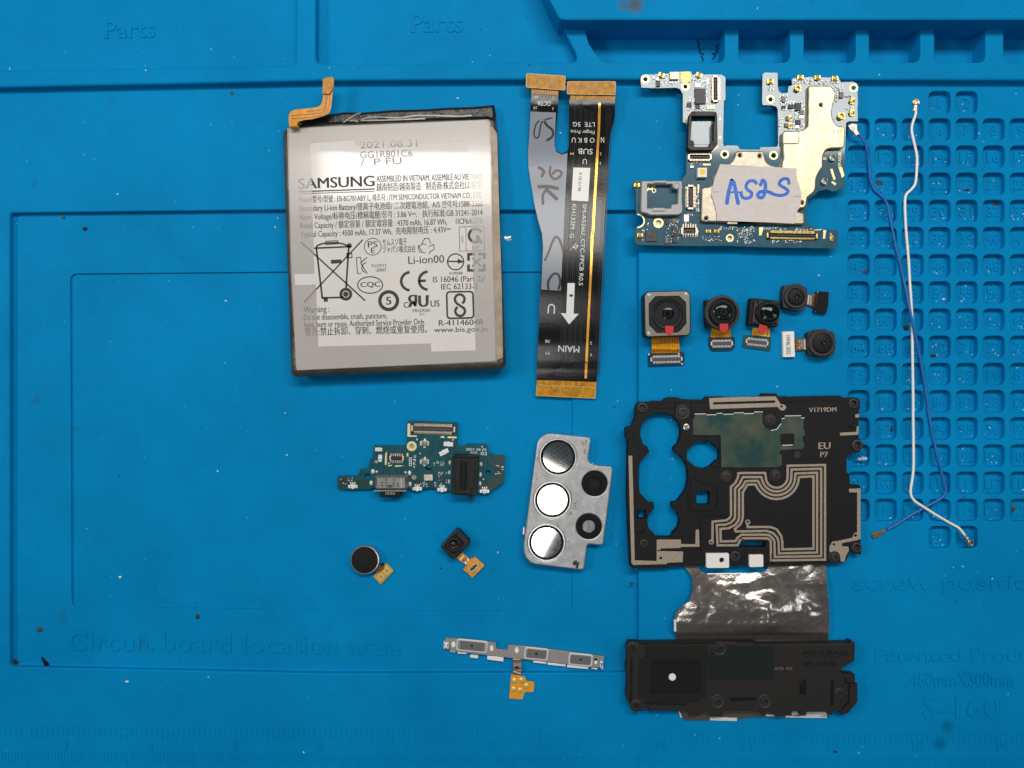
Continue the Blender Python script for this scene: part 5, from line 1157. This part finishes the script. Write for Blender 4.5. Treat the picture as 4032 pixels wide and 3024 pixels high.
# ------------------------------------------------------------ side-key strip
T = thing('side_key_strip', 'slim grey steel key strip with three grey buttons and a gold-dotted amber tail', 'key strip', (2060, 2600), -2.0)
zk2 = -.6
kb = KY('165,97 600,135 772,157 776,190 790,235 915,246 925,182 1200,205 2088,322 2085,366 2040,372 2018,465 1900,448 1400,392 980,345 760,318 220,258 214,146 165,142')
MB().prism(kb, -1.6, zk2, ch=.12).build('strip', KEYS, T)
for c, w_, h, iw in (((485, 195), 378, 148, 285), ((1265, 290), 292, 148, 220), ((1800, 362), 292, 152, 230)):
    a = 5.6
    r = MB().prism(rect(*KY.p(*c), w_/3.07, h/3.07, a, 11), zk2-.02, zk2+.25, prof=[(0, zk2-.02), (0, zk2+.15), (.25, zk2+.25)]).build('key_rim', RIM, T)
    MB().prism(rect(*KY.p(*c), (w_-34)/3.07, (h-34)/3.07, a, 8), zk2+.2, zk2+.32, ch=.08).build('key_gasket', KEYS, r)
    MB().prism(rect(*KY.p(*c), iw/3.07, 100/3.07, a, 3), zk2+.3, zk2+.6, ch=.12).build('key_dome', RUB, r)
    MB().lathe(KY.p(*c), [(6, zk2+.58), (5, zk2+.66), (0, zk2+.62)], 14).build('key_nub', GREYB, r)
for q, rx, ry in (((262, 175), 24, 36), ((725, 222), 21, 36), ((1028, 245), 24, 36), ((1985, 392), 18, 22)): MB().disc(KY.p(*q), rx/3.07, zk2+.02, ry=ry/3.07).build('bright_hole', WPL, T)
b = MB(); b.disc(KY.p(1985, 362), 6.5, zk2+.015); b.build('dark_hole', BLKM, T)
for l in ('140,148 212,150 210,245 135,238', '2032,375 2080,380 2074,490 2026,458'): MB().prism(rc(KY(l), 4), -1.9, zk2+.25, prof=[(0, -1.9), (0, zk2-.2), (.3, zk2+.2), (.6, zk2+.25)]).build('end_tab', FOILE, T)
for l in ('312,262 425,270 422,296 308,290', '465,302 562,312 560,350 460,338', '672,312 870,330 868,388 668,362', '1228,370 1390,390 1385,415 1225,398', '1402,394 1622,420 1618,446 1400,425', '1640,418 1895,450 1890,478 1635,455', '220,258 290,266 288,275 218,268', '1935,460 2005,470 2000,482 1930,472', '780,235 918,246 915,275 880,280 870,262 840,250 800,262'):
    MB().prism(KY(l), -1.9, zk2-.25, ch=.15).build('solder_tab', FOILE, T)
def zky(p): t = max(0, min(1, (p[1]-2590)/55)); return -.95 + 1.15*t*t*(3-2*t)
b = MB().sheet(KY('978,338 1070,350 1082,440 1080,545 985,535 992,440'), zky, .14, 6, m=0)
for i in range(7): b.stroke(KY(f'{985+i*13},{345+i*2} {1000+i*12},440 {990+i*14},540'), 1.3, lambda p: zky(p)+.03, m=1)
for i in range(5): b.stroke(KY(f'992,{370+i*36} 1080,{400+i*36}'), 1.3, lambda p: zky(p)+.03, m=1); b.stroke(KY(f'1080,{360+i*36} 992,{390+i*36}'), 1.3, lambda p: zky(p)+.03, m=1)
for i in range(6): b.disc(KY.p(995+i*15, 355+i*2), 2.6, zky(KY.p(0, 355))+.06, m=2); b.disc(KY.p(995+i*15, 505+i*5), 2.6, zky(KY.p(0, 515))+.06, m=2)
b.disc(KY.p(1030, 462), 7, zky(KY.p(0, 462))+.06, m=3)
b.build('flex_neck', [AMBD, TRACE, GOLDP, BLKM], T)
fo_ = MB().prism(rc(KY('962,540 1128,568 1145,622 1242,632 1232,752 1125,750 1095,842 936,828'), 4), .08, .28, ch=.03).build('contact_tail', M('bright_amber', (.78, .33, .015), .3, var=(700, .15)), T)
for q in ((998, 620), (1082, 615), (1148, 684), (988, 725), (1070, 735)):
    MB().lathe(KY.p(*q), [(11, .28), (11, .38), (9.5, .40), (0, .40)], 20).build('contact_dot', GOLD, fo_)

# ------------------------------------------------------------ crumbs and scraps lying on the mat
def crumb(name, label, cat, px, z, rx, ry, rz, m, seed, ang=0, rough=.35):
    b = MB().blob(px, z, rx*.82, ry*.82, rz*.82, seed, rough=rough)
    o = b.build(name, m); o['label'] = label; o['category'] = cat; o['group'] = 'crumbs scattered on the mat'
    return o
def scrap(name, label, cat, pts, z, r, m):
    o = MB().tube([(x, y, z) for x, y in pts], r, 7).build(name, m); o['label'] = label; o['category'] = cat
    return o
o = MB().prism(R5('262,947 270,955 312,1000 305,1006 282,1002'), -1.98, -1.2, ch=.25).build('plastic_sliver', BLKS); o['label'] = 'pointed glossy black sliver in the lower left corner of the mat recess'; o['category'] = 'plastic sliver'
crumb('crumb', 'largest brown grain, near the left edge of the mat recess', 'crumb', (156, 2478), -2, 14, 11, 10, BROWNC, 1)
crumb('crumb', 'cream coloured oval grain left of the coin motor, below it', 'crumb', (474, 2272), -2.7, 8, 6, 6, PALEC, 2, rough=.1)
crumb('crumb', 'dark brown crumb above the word board on the mat', 'crumb', (779, 2426), -2, 9, 12, 7, DARKC, 3)
crumb('crumb', 'bright white chip below the mat recess, left of centre', 'crumb', (501, 2683), 0, 9, 4, 4, PALEC, 4)
crumb('crumb', 'shiny dark crumb just inside the upper left of the mat recess', 'crumb', (336, 901), -2, 12, 8, 7, BLKS, 5)
crumb('crumb', 'grey brown grain on the upper line of the mat recess', 'crumb', (250, 856), -2, 8, 8, 6, BROWNC, 6)
crumb('crumb', 'brown grain just below the mat step, left of the battery tail', 'crumb', (914, 366), 0, 7, 10, 5, BROWNC, 7)
crumb('crumb', 'clear glassy shard between the battery and the ribbon cable', 'shard', (2000, 940), -2, 16, 11, 5, CLEARC, 8, rough=.6)
crumb('crumb', 'fluffy dark dirt heap in the corner of the mat recess', 'dirt', (62, 2606), -2, 16, 12, 8, DARKC, 9, rough=.7)
crumb('crumb', 'dark round crumb in the pocket numbered 61', 'crumb', (3566, 1290), -2.1, 13, 12, 9, DARKC, 10)
crumb('crumb', 'long dark crumb in the pocket numbered 70', 'crumb', (3672, 1400), -2.1, 16, 8, 8, DARKC, 11)
crumb('crumb', 'brown crumb in the pocket numbered 43', 'crumb', (3403, 1069), -2.1, 11, 8, 7, BROWNC, 12)
crumb('crumb', 'grey crumb in the pocket numbered 121', 'crumb', (3988, 2005), -2.1, 9, 14, 8, BROWNC, 13)
crumb('crumb', 'black crumb in the pocket numbered 92', 'crumb', (3509, 1685), -2.1, 7, 12, 6, DARKC, 14, rough=.7)
crumb('crumb', 'dark fluffy crumb in the pocket numbered 20', 'crumb', (3463, 720), -2.1, 16, 9, 5, DARKC, 15, rough=.8)
crumb('crumb', 'dark grain in the pocket numbered 23', 'crumb', (3808, 748), -2.1, 11, 7, 5, DARKC, 16, rough=.7)
crumb('crumb', 'brown flake in the pocket numbered 32', 'crumb', (3918, 804), -2.1, 15, 7, 5, BROWNC, 17)
crumb('crumb', 'tan grain in the corner of the pocket numbered 1', 'crumb', (3660, 377), -2.1, 6, 6, 5, BROWNC, 18)
crumb('crumb', 'shiny pebble in the pocket numbered 54', 'crumb', (3716, 1179), -2.1, 8, 7, 6, STEEL, 19)
crumb('crumb', 'white smear of residue beside the bracket edge', 'residue', (3396, 1806), 0, 20, 9, 1.5, CLEARC, 20, rough=.9)
crumb('crumb', 'black flake on the vertical line left of the foil apron', 'crumb', (2486, 2298), 0, 11, 5, 4, DARKC, 21)
crumb('crumb', 'dark crumb between the vibration motor and the lens module', 'crumb', (1737, 2238), -2.7, 5, 6, 3, DARKC, 22)
crumb('crumb', 'dark crumb below the ribbon cable, right of its plug end', 'crumb', (2418, 1600), -2, 6, 4, 3, DARKC, 23)
crumb('crumb', 'dark crumb on the ruler edge below the loudspeaker', 'crumb', (3288, 2958), 0, 9, 8, 5, DARKC, 24, rough=.8)
scrap('wire_scrap', 'thin black kinked wire in the trough left of the first divider, longer one', 'wire scrap', [R3.p(*q) for q in ((104, 200), (114, 235), (108, 262), (118, 280), (112, 300), (126, 318), (120, 338), (148, 348), (132, 362), (145, 378), (140, 395))], -3.8, 2.2, BLKM)
scrap('wire_scrap', 'short tangled black wire in the trough beside the first divider', 'wire scrap', [R3.p(*q) for q in ((246, 285), (228, 300), (244, 312), (222, 325), (240, 335), (205, 348), (225, 355), (204, 382))], -3.8, 2.4, BLKM)
scrap('hair', 'curved dark hair in the pocket numbered 67', 'hair', smooth([R8.p(*q) for q in ((185, 935), (165, 970), (178, 1000), (215, 1018), (270, 1022))], 5), -2.0, 1.5, BLKM)
b = MB(); b.tube([(*q, -1.9) for q in smooth([S2.p(*q) for q in ((985, 1480), (990, 1530), (965, 1560), (960, 1620))], 4)], 3, 7); o = b.build('lint', BROWNC); o['label'] = 'brown thread of lint hanging from the headphone jack'; o['category'] = 'lint'
# fine dust nobody could count
rnd = random.Random(77)
def zmat(x, y):
    if y < 74 and x > 2210: return 9.0
    if y < 300: return 3.0 if not ((y < 245 and x < 1160) or (1260 < x < 2130+y*.5 and y < 245)) else (.6 if x < 1200 else -1.0)
    if y < 365: return None
    for nn, cx, cy in pock:
        if abs(x-cx) < 53 and abs(y-cy) < 53: return -2.1 if abs(x-cx) < 36 and abs(y-cy) < 36 else (0 if abs(x-cx) > 47 or abs(y-cy) > 47 else None)
    if 300 < x < 2235 and 1095 < y < 2380: return -2.7
    if 262 < x < 2268 and 1058 < y < 2418: return None
    if 55 < x < 2500 and 850 < y < 2612: return -2.0
    if 20 < x < 2530 and 812 < y < 2665: return None
    return 0.0
for nm, mt, n in (('dust', DUSTW, 250), ('dust', DUSTD, 420)):
    b = MB()
    for i in range(n):
        x, y = rnd.uniform(5, 4027), rnd.uniform(5, 3019)
        z = zmat(x, y)
        if z is None or (y < 290 and 2300 < x and 74 < y): continue
        big_ = rnd.random()**3
        l = .9 + big_*2.8; t = l*rnd.uniform(.35, .9) if rnd.random() < .8 else .7
        b.prism(rect(x, y, l*2, t*1.6, rnd.uniform(0, 180)), z-.01, z+.05+.05*big_, ch=0, bottom=False)
    for nn, cx, cy in pock:
        for _ in range(rnd.randint(0, 5)):
            b.prism(rect(cx+rnd.uniform(-34, 34), cy+34-abs(rnd.gauss(0, 22)), rnd.uniform(1.5, 7), rnd.uniform(1, 3), rnd.uniform(0, 180)), -2.11, -2.0, ch=0, bottom=False)
    b.build(nm, mt, kind='stuff')
